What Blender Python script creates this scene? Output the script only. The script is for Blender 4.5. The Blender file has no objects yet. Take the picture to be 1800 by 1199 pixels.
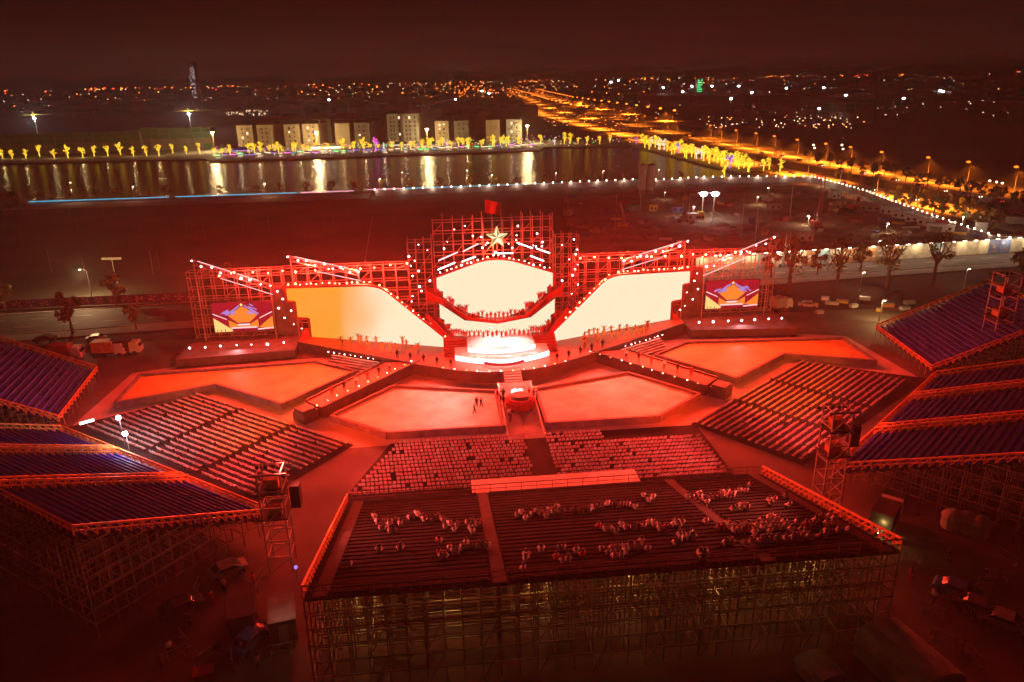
import bpy, bmesh, math, random
import numpy as np
from mathutils import Vector, Matrix

random.seed(7)
sc = bpy.context.scene
col = sc.collection
rnd = random.random
uni = random.uniform

# ------------------------------------------------------------------ camera
CAM_H, FPX = 50.0, 1300.0                      # a drone 50 m up, 26 mm lens
PITCH, ROLL = math.atan2(461, FPX), math.atan(0.0183)
FW = Vector((0, math.cos(PITCH), -math.sin(PITCH)))
U0 = Vector((1, 0, 0)).cross(FW)
CR, SR = math.cos(ROLL), math.sin(ROLL)
RT = Vector((1, 0, 0)) * CR - U0 * SR
UP = Vector((1, 0, 0)) * SR + U0 * CR
CAM = Vector((0, 0, CAM_H))
cd = bpy.data.cameras.new('camera')
cam = bpy.data.objects.new('camera', cd)
col.objects.link(cam)
cam.matrix_world = Matrix(((RT.x, UP.x, -FW.x, CAM.x), (RT.y, UP.y, -FW.y, CAM.y), (RT.z, UP.z, -FW.z, CAM.z), (0, 0, 0, 1)))
cd.sensor_width = 36
cd.lens = 36 * FPX / 1800
cd.clip_start, cd.clip_end = 0.5, 40000
sc.camera = cam

# ------------------------------------------------------------------ night sky, exposure
world = bpy.data.worlds.new('World')
sc.world = world
world.use_nodes = True
wn, wl = world.node_tree.nodes, world.node_tree.links
wn.clear()
w_out = wn.new('ShaderNodeOutputWorld')
w_bg = wn.new('ShaderNodeBackground')
w_tc = wn.new('ShaderNodeTexCoord')
w_sep = wn.new('ShaderNodeSeparateXYZ')
w_rmp = wn.new('ShaderNodeValToRGB')
wl.new(w_tc.outputs['Generated'], w_sep.inputs[0])
wl.new(w_sep.outputs['Z'], w_rmp.inputs[0])
wl.new(w_rmp.outputs[0], w_bg.inputs[0])
wl.new(w_bg.outputs[0], w_out.inputs[0])
e = w_rmp.color_ramp.elements                 # town glow fading upwards
e[0].position, e[0].color = 0.0, (0.044, 0.011, 0.0085, 1)
e[1].position, e[1].color = 1.0, (0.0045, 0.0022, 0.0026, 1)
for p_, c_ in ((0.03, (0.022, 0.006, 0.005, 1)), (0.07, (0.009, 0.003, 0.0026, 1)), (0.14, (0.002, 0.001, 0.001, 1)), (0.3, (0.003, 0.0015, 0.0016, 1))):
    q_ = e.new(p_); q_.color = c_
w_bg.inputs[1].default_value = 1.0

sc.view_settings.view_transform = 'Standard'
sc.view_settings.look = 'None'
sc.view_settings.exposure = 0.0
sc.view_settings.gamma = 1.0
cy = sc.cycles
cy.max_bounces = 3
cy.diffuse_bounces = 1
cy.glossy_bounces = 2
cy.adaptive_threshold = 0.06
cy.transmission_bounces = 2
cy.volume_bounces = 0
cy.transparent_max_bounces = 6
cy.sample_clamp_indirect = 4.0
cy.sample_clamp_direct = 0.0
cy.use_denoising = True
cy.light_sampling_threshold = 0.03
cy.caustics_reflective = False
cy.caustics_refractive = False

# ------------------------------------------------------------------ layout frames
def ray(px, py):
    return FW * FPX + RT * (px - 900) - UP * (py - 599.5)

def G(px, py, z=0.0):
    """the point at height z that lies on this line of sight"""
    d = ray(px, py)
    return CAM + d * ((z - CAM_H) / d.z)

VA = math.radians(5.5)                         # the venue is turned 5.5 degrees
VAX = Vector((-math.sin(VA), math.cos(VA), 0))
VRT = Vector((math.cos(VA), math.sin(VA), 0))
VO = G(885, 660) + VRT * 1.2

def V(x, y, z=0.0):
    return VO + VRT * x + VAX * y + Vector((0, 0, z))

def vloc(P):
    d = P - VO
    return d.dot(VRT), d.dot(VAX)

# ------------------------------------------------------------------ materials
MATS = {}
def mat(name, c, rough=0.75, metal=0.0, var=0.25, scale=2.0, bump=0.0, spec=0.4):
    m = bpy.data.materials.new(name); m.use_nodes = True
    n, l = m.node_tree.nodes, m.node_tree.links
    b = n['Principled BSDF']
    b.inputs['Roughness'].default_value = rough
    b.inputs['Metallic'].default_value = metal
    b.inputs['Specular IOR Level'].default_value = spec
    b.inputs['Base Color'].default_value = (*c, 1)
    if var > 0 or bump > 0:
        tc = n.new('ShaderNodeTexCoord'); nz = n.new('ShaderNodeTexNoise')
        nz.inputs['Scale'].default_value = scale; nz.inputs['Detail'].default_value = 5
        l.new(tc.outputs['Object'], nz.inputs['Vector'])
        mr = n.new('ShaderNodeMapRange')
        mr.inputs[1].default_value, mr.inputs[2].default_value = 0.25, 0.75
        mr.inputs[3].default_value, mr.inputs[4].default_value = 1 - var, 1 + var
        l.new(nz.outputs[0], mr.inputs[0])
        mx = n.new('ShaderNodeVectorMath'); mx.operation = 'SCALE'
        mx.inputs[0].default_value = c
        l.new(mr.outputs[0], mx.inputs['Scale'])
        l.new(mx.outputs[0], b.inputs['Base Color'])
        if bump > 0:
            bp = n.new('ShaderNodeBump'); bp.inputs['Strength'].default_value = bump; bp.inputs['Distance'].default_value = 0.1
            l.new(nz.outputs[0], bp.inputs['Height']); l.new(bp.outputs[0], b.inputs['Normal'])
    MATS[name] = m
    return m

def glow(name, c, s, sampled=False):
    m = bpy.data.materials.new(name); m.use_nodes = True
    n, l = m.node_tree.nodes, m.node_tree.links
    n.clear()
    o = n.new('ShaderNodeOutputMaterial'); em = n.new('ShaderNodeEmission')
    em.inputs[0].default_value = (*c, 1); em.inputs[1].default_value = s
    l.new(em.outputs[0], o.inputs[0])
    m.cycles.emission_sampling = 'AUTO' if sampled else 'NONE'
    MATS[name] = m
    return m

# ------------------------------------------------------------------ mesh builder
class MB:
    def __init__(self):
        self.v, self.f, self.m = [], [], []
    def add(self, vs, fs, mi=0):
        k = len(self.v)
        self.v += [tuple(p) for p in vs]
        self.f += [tuple(i + k for i in q) for q in fs]
        self.m += [mi] * len(fs)
        return self
    def box(self, x0, x1, y0, y1, z0, z1, mi=0):
        vs = [(x, y, z) for z in (z0, z1) for y in (y0, y1) for x in (x0, x1)]
        return self.add(vs, [(0, 2, 3, 1), (4, 5, 7, 6), (0, 1, 5, 4), (2, 6, 7, 3), (0, 4, 6, 2), (1, 3, 7, 5)], mi)
    def bar(self, p, q, w, mi=0, h=None):
        p, q = Vector(p), Vector(q)
        d = (q - p).normalized()
        a = d.cross(Vector((0, 0, 1)))
        if a.length < 1e-4: a = Vector((1, 0, 0))
        a.normalize(); b = a.cross(d)
        a *= w / 2; b *= (h or w) / 2
        vs = [p - a - b, p + a - b, p + a + b, p - a + b, q - a - b, q + a - b, q + a + b, q - a + b]
        return self.add(vs, [(3, 2, 1, 0), (4, 5, 6, 7), (0, 1, 5, 4), (1, 2, 6, 5), (2, 3, 7, 6), (3, 0, 4, 7)], mi)
    def tube(self, p, q, r0, r1=None, n=6, mi=0, cap=True):
        p, q = Vector(p), Vector(q); r1 = r0 if r1 is None else r1
        d = (q - p).normalized()
        a = d.cross(Vector((0, 0, 1)))
        if a.length < 1e-4: a = Vector((1, 0, 0))
        a.normalize(); b = d.cross(a)
        vs = []
        for c, r in ((p, r0), (q, r1)):
            for i in range(n):
                t = 2 * math.pi * i / n
                vs.append(c + a * math.cos(t) * r + b * math.sin(t) * r)
        fs = [(i, (i + 1) % n, n + (i + 1) % n, n + i) for i in range(n)]
        if cap: fs += [tuple(range(n - 1, -1, -1)), tuple(range(n, 2 * n))]
        return self.add(vs, fs, mi)
    def prism(self, poly, z0, z1, mi=0, top=None, bottom=True):
        n = len(poly)
        ar = sum(poly[i][0] * poly[(i + 1) % n][1] - poly[(i + 1) % n][0] * poly[i][1] for i in range(n))
        if ar < 0: poly = list(reversed(poly))
        vs = [(p[0], p[1], z0) for p in poly] + [(p[0], p[1], z1) for p in poly]
        self.add(vs, [(i, (i + 1) % n, n + (i + 1) % n, n + i) for i in range(n)], mi)
        k = len(self.v) - 2 * n
        self.f.append(tuple(range(k + n, k + 2 * n))); self.m.append(mi if top is None else top)
        if bottom: self.f.append(tuple(range(k + n - 1, k - 1, -1))); self.m.append(mi)
        return self
    def wallpoly(self, pts, off, mi=0):
        """a flat outline in 3-D pushed out by the vector off"""
        n = len(pts); off = Vector(off)
        vs = [Vector(p) for p in pts] + [Vector(p) + off for p in pts]
        return self.add(vs, [tuple(range(n))] + [tuple(range(2 * n - 1, n - 1, -1))] + [(i, n + i, n + (i + 1) % n, (i + 1) % n) for i in range(n)], mi)
    def ball(self, c, r, mi=0, n=6, rings=3, sz=1.0):
        c = Vector(c); vs = [c + Vector((0, 0, -r * sz))]
        for j in range(1, rings + 1):
            t = math.pi * j / (rings + 1)
            for i in range(n):
                a = 2 * math.pi * i / n
                vs.append(c + Vector((r * math.sin(t) * math.cos(a), r * math.sin(t) * math.sin(a), -r * sz * math.cos(t))))
        vs.append(c + Vector((0, 0, r * sz)))
        fs = [(0, 1 + (i + 1) % n, 1 + i) for i in range(n)]
        for j in range(rings - 1):
            for i in range(n):
                fs.append((1 + j * n + i, 1 + j * n + (i + 1) % n, 1 + (j + 1) * n + (i + 1) % n, 1 + (j + 1) * n + i))
        t = len(vs) - 1
        fs += [(t, 1 + (rings - 1) * n + i, 1 + (rings - 1) * n + (i + 1) % n) for i in range(n)]
        return self.add(vs, fs, mi)
    def mesh(self, name, mats):
        me = bpy.data.meshes.new(name)
        me.from_pydata(self.v, [], self.f)
        for m in (mats if isinstance(mats, (list, tuple)) else [mats]):
            me.materials.append(MATS[m] if isinstance(m, str) else m)
        me.polygons.foreach_set('material_index', self.m)
        me.update()
        return me

def ob(name, data, parent=None, loc=(0, 0, 0), rz=0.0, s=1.0):
    o = bpy.data.objects.new(name, data)
    col.objects.link(o)
    o.location = loc; o.rotation_euler = (0, 0, rz)
    if s != 1.0: o.scale = (s, s, s) if not isinstance(s, (tuple, list)) else s
    if parent is not None: o.parent = parent
    return o

def tag(o, label, cat, group=None):
    o['label'] = label; o['category'] = cat
    if group: o['group'] = group
    return o

def thing(name, label, cat, loc=(0, 0, 0), rz=0.0, group=None):
    return tag(ob(name, None, None, loc, rz), label, cat, group)

def struct(name, data, loc=(0, 0, 0), rz=0.0):
    o = ob(name, data, None, loc, rz); o['kind'] = 'structure'
    return o

def stuff(o):
    o['kind'] = 'stuff'
    return o

def lamp(kind, loc, power, c, aim=None, spot=100, blend=0.6, radius=0.3, parent=None, name='bulb_or_fill_light'):
    ld = bpy.data.lights.new(name, kind)
    ld.energy = power; ld.color = c
    ld.shadow_soft_size = radius
    if kind == 'SPOT':
        ld.spot_size = math.radians(spot); ld.spot_blend = blend
    o = bpy.data.objects.new(name, ld); col.objects.link(o)
    o.location = loc
    if aim is not None:
        o.rotation_euler = (Vector(aim) - Vector(loc)).to_track_quat('-Z', 'Y').to_euler()
    if parent: o.parent = parent
    return o

def sheet(name, pts, z, m):
    b = MB(); b.add([(p[0], p[1], z) for p in pts], [tuple(range(len(pts)))])
    me = b.mesh(name, m)
    if me.polygons[0].normal.z < 0: me.flip_normals()
    return struct(name, me)

def strip_pts(line, w0, w1=None):
    """left and right rims of a band that follows a line of ground points"""
    w1 = w0 if w1 is None else w1
    n = len(line); L, R = [], []
    for i in range(n):
        d = (Vector(line[min(i + 1, n - 1)]) - Vector(line[max(i - 1, 0)])); d.z = 0; d.normalize()
        q = Vector((-d.y, d.x, 0)); w = w0 + (w1 - w0) * i / max(n - 1, 1)
        L.append(Vector(line[i]) + q * w / 2); R.append(Vector(line[i]) - q * w / 2)
    return L, R

def strip(name, line, w, z, m, w1=None):
    L, R = strip_pts(line, w, w1); b = MB(); n = len(L)
    b.add([(p.x, p.y, z) for p in L] + [(p.x, p.y, z) for p in R], [(n + i, n + i + 1, i + 1, i) for i in range(n - 1)])
    me = b.mesh(name, m)
    if me.polygons[0].normal.z < 0: me.flip_normals()
    return struct(name, me)

def resample(line, step):
    out = [Vector(line[0])]; acc = 0
    for a, b in zip(line[:-1], line[1:]):
        a, b = Vector(a), Vector(b); L = (b - a).length; t = step - acc
        while t < L:
            out.append(a.lerp(b, t / L)); t += step
        acc = L - (t - step)
    return out

def ordn(i):
    return '%d%s' % (i, 'th' if 10 < i % 100 < 14 else {1: 'st', 2: 'nd', 3: 'rd'}.get(i % 10, 'th'))

# palette
mat('steel', (0.42, 0.42, 0.44), 0.45, 0.7, 0.2, 1.0)
mat('dull_steel', (0.36, 0.31, 0.22), 0.6, 0.2, 0.35, 0.6)
mat('orange_paint', (0.75, 0.26, 0.05), 0.55, 0, 0.3, 1.5)
mat('black', (0.02, 0.02, 0.022), 0.6)
mat('stage_black', (0.10, 0.075, 0.075), 0.55, 0, 0.35, 0.6)
mat('deck_red', (0.72, 0.13, 0.05), 0.55, 0, 0.2, 0.5)
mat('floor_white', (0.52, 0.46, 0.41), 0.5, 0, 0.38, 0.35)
mat('side_wall', (0.16, 0.13, 0.13), 0.7, 0, 0.4, 0.8)
mat('concrete', (0.36, 0.34, 0.31), 0.85, 0, 0.25, 0.3, 0.2)
mat('asphalt', (0.085, 0.08, 0.075), 0.8, 0, 0.35, 0.25, 0.15)
mat('soil', (0.21, 0.155, 0.10), 0.95, 0, 0.55, 0.08, 0.5)
mat('field', (0.055, 0.05, 0.032), 0.95, 0, 0.6, 0.05, 0.4)
mat('land', (0.035, 0.032, 0.024), 0.95, 0, 0.6, 0.012)
mat('venue_ground', (0.48, 0.40, 0.37), 0.65, 0, 0.45, 0.10, 0.2)
mat('venue_dark', (0.13, 0.10, 0.09), 0.8, 0, 0.5, 0.10, 0.2)
mat('carpet_dark', (0.035, 0.025, 0.025), 0.95, 0, 0.4, 0.3, 0, 0.1)
mat('seat_violet', (0.055, 0.05, 0.46), 0.55, 0, 0.25, 0.8, 0, 0.2)
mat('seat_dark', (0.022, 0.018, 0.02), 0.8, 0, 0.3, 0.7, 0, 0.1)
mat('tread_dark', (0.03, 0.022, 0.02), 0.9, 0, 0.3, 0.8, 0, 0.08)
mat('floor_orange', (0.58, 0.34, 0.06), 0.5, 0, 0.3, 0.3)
mat('tread', (0.07, 0.05, 0.045), 0.75, 0, 0.3, 0.8)
mat('chair_shell', (0.80, 0.50, 0.48), 0.5, 0, 0.15, 0.4)
mat('chair_pale', (0.86, 0.80, 0.78), 0.5, 0, 0.1, 0.4)
mat('chair_frame', (0.10, 0.09, 0.09), 0.5, 0.2, 0)
mat('leaf', (0.075, 0.115, 0.028), 0.7, 0, 0.5, 0.6)
mat('leaf_yellow', (0.26, 0.23, 0.05), 0.7, 0, 0.45, 0.6)
mat('bark', (0.12, 0.085, 0.055), 0.9, 0, 0.3, 2)
mat('white_paint', (0.72, 0.71, 0.68), 0.6, 0, 0.12, 0.3)
mat('cream_wall', (0.62, 0.50, 0.34), 0.8, 0, 0.15, 0.12)
mat('grey_wall', (0.33, 0.32, 0.29), 0.85, 0, 0.25, 0.1)
mat('roof_dark', (0.09, 0.06, 0.05), 0.8, 0, 0.3, 0.3)
mat('window_dark', (0.018, 0.018, 0.022), 0.15)
mat('net_green', (0.09, 0.25, 0.17), 0.85, 0, 0.4, 0.15)
mat('yellow_paint', (0.62, 0.42, 0.05), 0.5, 0, 0.2, 1)
mat('red_paint', (0.45, 0.05, 0.03), 0.45, 0, 0.15, 1)
mat('blue_paint', (0.06, 0.12, 0.36), 0.45, 0, 0.15, 1)
mat('rubber', (0.02, 0.02, 0.02), 0.85)
mat('tarp', (0.45, 0.43, 0.40), 0.6, 0, 0.25, 0.6)
mat('skin', (0.45, 0.27, 0.19), 0.6, 0, 0)
mat('hair', (0.015, 0.012, 0.011), 0.6, 0, 0)
mat('cloth_pale', (0.80, 0.74, 0.72), 0.85, 0, 0.15, 3)
mat('cloth_grey', (0.30, 0.27, 0.27), 0.85, 0, 0.15, 3)
mat('cloth_red', (0.50, 0.05, 0.04), 0.85, 0, 0.15, 3)
mat('cloth_dark', (0.03, 0.03, 0.035), 0.85, 0, 0.15, 3)
mat('cloth_yellow', (0.85, 0.60, 0.12), 0.7, 0, 0.15, 3)
mat('gold', (0.80, 0.58, 0.16), 0.35, 0.4, 0.1)
glow('lens_white', (1.0, 0.86, 0.82), 26)
glow('lens_red', (1.0, 0.42, 0.16), 26)
glow('halo_red', (1.0, 0.045, 0.010), 1.1)  # halo round the stage lamps, painted as a glowing disc
glow('halo_white', (1.0, 0.42, 0.36), 0.8)
glow('tube_pink', (1.0, 0.52, 0.52), 2.4)
glow('tube_white', (1.0, 0.93, 0.86), 5)
glow('bulb_warm', (1.0, 0.78, 0.52), 14)
glow('bulb_sodium', (1.0, 0.17, 0.012), 4.0)
glow('bulb_sodium_far', (1.0, 0.20, 0.015), 9.0)
glow('stall_warm', (1.0, 0.72, 0.45), 2.6)
glow('bulb_dim', (1.0, 0.5, 0.14), 1.6)
glow('bulb_cool', (0.92, 0.97, 1.0), 40)
glow('bulb_gold', (1.0, 0.74, 0.26), 50)
glow('led_cyan', (0.05, 0.50, 0.72), 1.2)
glow('led_pink', (0.95, 0.45, 0.55), 1.3)
glow('fairy_yellow', (1.0, 0.58, 0.03), 2.3)
glow('fairy_violet', (0.40, 0.22, 1.0), 1.1)
glow('fairy_white', (1.0, 0.86, 0.66), 1.5)
glow('fairy_magenta', (1.0, 0.12, 0.75), 2.4)
glow('fairy_green', (0.05, 0.9, 0.25), 3.0)

# ================================================================== the setting
b = MB(); b.add([(-7000, -300, 0), (7000, -300, 0), (7000, 13000, 0), (-7000, 13000, 0)], [(0, 1, 2, 3)])
struct('ground', b.mesh('ground', 'land'), (0, 0, -0.12))

# dark fallow field behind the stage
FIELD = [G(-60, 585), G(420, 540), G(1180, 505), G(1230, 478), G(1150, 330), G(660, 352), G(20, 385), G(-120, 430)]
sheet('field', FIELD, -0.06, 'field')
# venue ground, beaten earth and boards
sheet('venue_floor', [V(-140, -150), V(140, -150), V(150, 27), V(-130, 30)], -0.03, 'venue_dark')
sheet('venue_floor', [V(-69, 11), V(-70, -11), V(-52, -3), V(-26, -24.4), V(26, -24.4), V(52, -3), V(70, -11), V(69, 11), V(60, 14), V(-60, 14)], -0.015, 'venue_ground')
for c_ in ([V(-25.5, -39.6), V(26, -39.6), V(26, -23.9), V(-20, -23.9)], [V(25.2, -23.6), V(53.4, -1.2), V(71.5, -12), V(36, -38)], [V(-25.2, -23.6), V(-53.4, -1.2), V(-71.5, -12), V(-36, -38)]):
    sheet('carpet', c_, -0.006, 'carpet_dark')

# building yard: uneven dirt
def noise2(x, y):
    return (math.sin(x * 0.31 + 1.3) * math.cos(y * 0.27) + 0.6 * math.sin(x * 0.73 + y * 0.51) + 0.4 * math.sin(x * 1.7 - y * 1.3 + 2)) * 0.5
YARD = [G(985, 350), G(1130, 332), G(1330, 326), G(1440, 326), G(1530, 348), G(1640, 400), G(1730, 424), G(1830, 440), G(1225, 472), G(1010, 455)]
def inside(p, poly):
    c = False; n = len(poly)
    for i in range(n):
        a, q = poly[i], poly[i - 1]
        if (a[1] > p[1]) != (q[1] > p[1]) and p[0] < (q[0] - a[0]) * (p[1] - a[1]) / (q[1] - a[1]) + a[0]: c = not c
    return c
b = MB(); idx = {}; st = 2.2
xs = [8 + i * st for i in range(105)]; ys = [185 + j * st for j in range(88)]
for j, y in enumerate(ys):
    for i, x in enumerate(xs):
        if inside((x, y), YARD):
            idx[i, j] = len(b.v); k = noise2(x, y)
            b.v.append((x + uni(-.6, .6), y + uni(-.6, .6), 0.02 + max(0, 0.35 + 0.55 * k + uni(-.12, .16))))
for (i, j) in list(idx):
    q = [(i, j), (i + 1, j), (i + 1, j + 1), (i, j + 1)]
    if all(t in idx for t in q): b.f.append(tuple(idx[t] for t in q)); b.m.append(0)
struct('terrain', b.mesh('terrain', 'soil'))

# roads
def road_y(x): return 180.5 + 0.195 * x
strip('road', [(x, road_y(x), 0) for x in (-220, -60, 60, 260)], 16, 0.0, 'asphalt')
for s, nm in ((-1, 'kerb'), (1, 'kerb')):
    k = MB()
    for x in range(-220, 260, 40):
        k.bar((x, road_y(x) + s * 8.4, 0.0), (x + 40, road_y(x + 40) + s * 8.4, 0.0), 0.5, 0, 0.3)
    struct(nm, k.mesh('kerb', 'concrete'))
k = MB()
for x in range(-200, 240, 9):
    for o in (-3, 3):
        k.add([(x, road_y(x) + o - .09, .006), (x + 3.4, road_y(x + 3.4) + o - .09, .006), (x + 3.4, road_y(x + 3.4) + o + .09, .006), (x, road_y(x) + o + .09, .006)], [(0, 1, 2, 3)])
struct('road_markings', k.mesh('road_markings', 'white_paint'))
PAVE = [(x, road_y(x) - 11.4, 0) for x in (-220, -60)]
strip('pavement', PAVE, 4.4, 0.1, 'concrete')
strip('pavement', [(x, road_y(x) - 11.4, 0) for x in (60, 260)], 4.4, 0.1, 'concrete')

# lake, banks and lakeside road
LAKE = [G(-420, 372), G(52, 357), G(330, 348), G(660, 337), G(1120, 321), G(1262, 315), G(1300, 307), G(1228, 289), G(1112, 258), G(955, 261), G(948, 266), G(372, 286), G(362, 281), G(-420, 300)]
lm = mat('water', (0.012, 0.009, 0.010), 0.2, 0, 0, 1, 0, 0.4)
n_, l_ = lm.node_tree.nodes, lm.node_tree.links
t_ = n_.new('ShaderNodeTexCoord'); mp = n_.new('ShaderNodeMapping'); mp.inputs['Scale'].default_value = (0.22, 0.4, 1)
nz = n_.new('ShaderNodeTexNoise'); nz.inputs['Scale'].default_value = 1.0; nz.inputs['Detail'].default_value = 4
bp = n_.new('ShaderNodeBump'); bp.inputs['Strength'].default_value = 1.0; bp.inputs['Distance'].default_value = 1.0
l_.new(t_.outputs['Object'], mp.inputs[0]); l_.new(mp.outputs[0], nz.inputs['Vector']); l_.new(nz.outputs[0], bp.inputs['Height']); l_.new(bp.outputs[0], n_['Principled BSDF'].inputs['Normal'])
sheet('lake', LAKE, 0.0, 'water')
strip('lakeside_road', [G(-420, 392), G(30, 364), G(330, 355), G(650, 344)], 17, 0.03, 'concrete')
FAR = [G(-420, 300), G(362, 281), G(372, 286), G(948, 266), G(955, 261), G(1112, 258), G(1228, 289), G(1300, 307)]
k = MB()
for a, c in zip(FAR[:-1], FAR[1:]):
    k.bar(a + Vector((0, 0, .35)), c + Vector((0, 0, .35)), 1.0, 0, 0.9)
struct('embankment', k.mesh('embankment', 'concrete'))
PROM = FAR + [G(1330, 300), G(1235, 270), G(1120, 245), G(960, 247), G(372, 262), G(-420, 280)]
sheet('promenade', PROM, 0.3, 'concrete')
k = MB()
NEARSH = [G(-300, 369), G(52, 358), G(330, 349), G(660, 338), G(1120, 322), G(1262, 316)]
for a, c in zip(NEARSH[:-1], NEARSH[1:]):
    k.bar(a + Vector((0, 0, .25)), c + Vector((0, 0, .25)), 1.2, 0, 0.7)
struct('embankment', k.mesh('embankment', 'concrete'))

# the motorway and its branches
HW_A = [G(1850, 383), G(1740, 347), G(1600, 319), G(1450, 290), G(1300, 262), G(1200, 243), G(1100, 222), G(1000, 200), G(955, 186), G(925, 172), G(880, 156), G(862, 149)]
HW_B = [G(1850, 415), G(1700, 375), G(1560, 342), G(1450, 318), G(1340, 294), G(1220, 264), G(1130, 244), G(1020, 218), G(960, 202), G(930, 190), G(905, 172), G(880, 158)]
HW_C = [G(1230, 224), G(1130, 205), G(1000, 181), G(950, 166), G(905, 152), G(880, 147)]
strip('motorway', HW_A, 15, 0.04, 'concrete', 26)
strip('motorway', HW_B, 16, 0.05, 'concrete', 26)
strip('motorway', HW_C, 16, 0.06, 'concrete', 40)
strip('service_road', [G(1830, 441), G(1730, 420), G(1640, 397), G(1540, 352), G(1450, 322)], 10, 0.02, 'concrete')

# ================================================================== the concert ground
def vthing(name, label, cat, x, y, z=0, rz=0.0, group=None):
    return thing(name, label, cat, V(x, y, z), VA + rz, group)

# ---- white show floors, raised 0.9 m, with a rim
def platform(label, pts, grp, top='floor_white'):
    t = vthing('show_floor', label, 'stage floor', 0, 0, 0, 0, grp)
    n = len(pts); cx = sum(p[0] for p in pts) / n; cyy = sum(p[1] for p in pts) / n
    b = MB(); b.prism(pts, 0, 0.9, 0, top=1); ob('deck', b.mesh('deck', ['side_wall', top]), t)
    for i in range(n):
        p, q = Vector((*pts[i], 0)), Vector((*pts[(i + 1) % n], 0))
        d = (q - p).normalized(); o = Vector((d.y, -d.x, 0))
        if o.dot(p - Vector((cx, cyy, 0))) < 0 and False: o = -o
        k = MB(); k.bar(p + Vector((0, 0, 0.75)), q + Vector((0, 0, 0.75)), 0.5, 0, 1.1)
        ob('rim', k.mesh('rim', 'side_wall'), t)
    return t
CEN = [(29.5, -15.3), (20.5, -22.6), (3.3, -22.6), (3.3, -9.4), (20.3, -4.6)]
OUT = [(27.5, 3.2), (35.5, 9.2), (66, 7), (65.5, -5.5), (51, 0.4), (38, -9.8)]
mir = lambda L: [(-x, y) for x, y in reversed(L)]
platform('white five sided show floor right of the centre ramp', CEN, 'show floors before the stage')
platform('white five sided show floor left of the centre ramp, three people on it', mir(CEN), 'show floors before the stage')
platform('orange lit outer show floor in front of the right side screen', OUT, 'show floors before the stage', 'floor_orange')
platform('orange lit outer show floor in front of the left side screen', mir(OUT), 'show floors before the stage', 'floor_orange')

# ---- catwalks
for s, side in ((1, 'right'), (-1, 'left')):
    t = vthing('catwalk', 'raised orange catwalk running from the stage between the two %s show floors' % side, 'catwalk', 0, 0)
    p = [(16.0 * s, 4.4), (30.9 * s, -13.9), (34.0 * s, -10.9), (22.5 * s, 4.6)]
    b = MB(); b.prism(p, 0, 1.9, 0, top=1); ob('deck', b.mesh('deck', ['stage_black', 'deck_red']), t)
    for a, c in ((p[0], p[1]), (p[2], p[3])):
        k = MB(); k.bar((*a, 1.98), (*c, 1.98), 0.35, 0, 0.3); ob('edge_beam', k.mesh('edge_beam', 'stage_black'), t)
    k = MB(); k.box(-1.4, 1.4, -1.4, 1.4, 0, 1.7); k.box(-1.2, 1.2, -1.2, 1.2, 1.7, 2.1)
    ob('end_block', k.mesh('end_block', 'stage_black'), t, (33.6 * s, -13.9, 0), -0.8 * s)
# ---- centre ramp
t = vthing('ramp', 'grey ramp running from the stage steps down to the centre aisle', 'ramp', 0, 0)
b = MB(); b.add([(-2.7, -7.2, 1.6), (2.7, -7.2, 1.6), (2.7, -25.2, 0.05), (-2.7, -25.2, 0.05), (-2.7, -7.2, 0), (2.7, -7.2, 0)], [(3, 2, 1, 0), (0, 4, 3), (1, 2, 5), (0, 1, 5, 4)])
ob('deck', b.mesh('deck', 'concrete'), t)
for x in (-2.75, 2.75, 0):
    k = MB(); k.bar((x, -7.2, 1.66), (x, -25.2, .12), 0.14 if x else 0.08); ob('edge_strip', k.mesh('edge_strip', 'steel'), t)
k = MB()
for i in range(5): k.box(-1.5, 1.5, -7.1 + i * .8, -6.3 + i * .8, 0, 1.7 + i * 0.16)
ob('steps', k.mesh('steps', 'concrete'), t)
# ---- carriage with a round flower bed on the ramp
t = vthing('float', 'round red covered carriage halfway down the ramp', 'carriage', 0.1, -15.4, 0.55)
k = MB(); k.tube((0, 0, .35), (0, 0, 1.5), 2.3, 2.5, 18); ob('body', k.mesh('body', 'red_paint'), t)
k = MB(); k.tube((0, 0, 1.5), (0, 0, 1.95), 2.5, 2.1, 18); ob('rim', k.mesh('rim', 'cloth_red'), t)
k = MB(); k.tube((0, .2, 1.95), (0, .2, 2.3), 1.9, 1.4, 14); ob('cover', k.mesh('cover', 'stage_black'), t)
for x, y in ((-1.5, -1.5), (1.5, -1.5), (-1.5, 1.5), (1.5, 1.5)):
    k = MB(); k.tube((x - .12, y, .38), (x + .12, y, .38), .38, .38, 10); ob('wheel', k.mesh('wheel', 'rubber'), t)
k = MB(); k.ball((-.6, 2.3, 1.9), .62, 0, 8, 4, .6); k.ball((.3, 2.6, 1.9), .45, 0, 8, 4, .6); ob('lantern', k.mesh('lantern', 'tube_white'), t)

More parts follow.
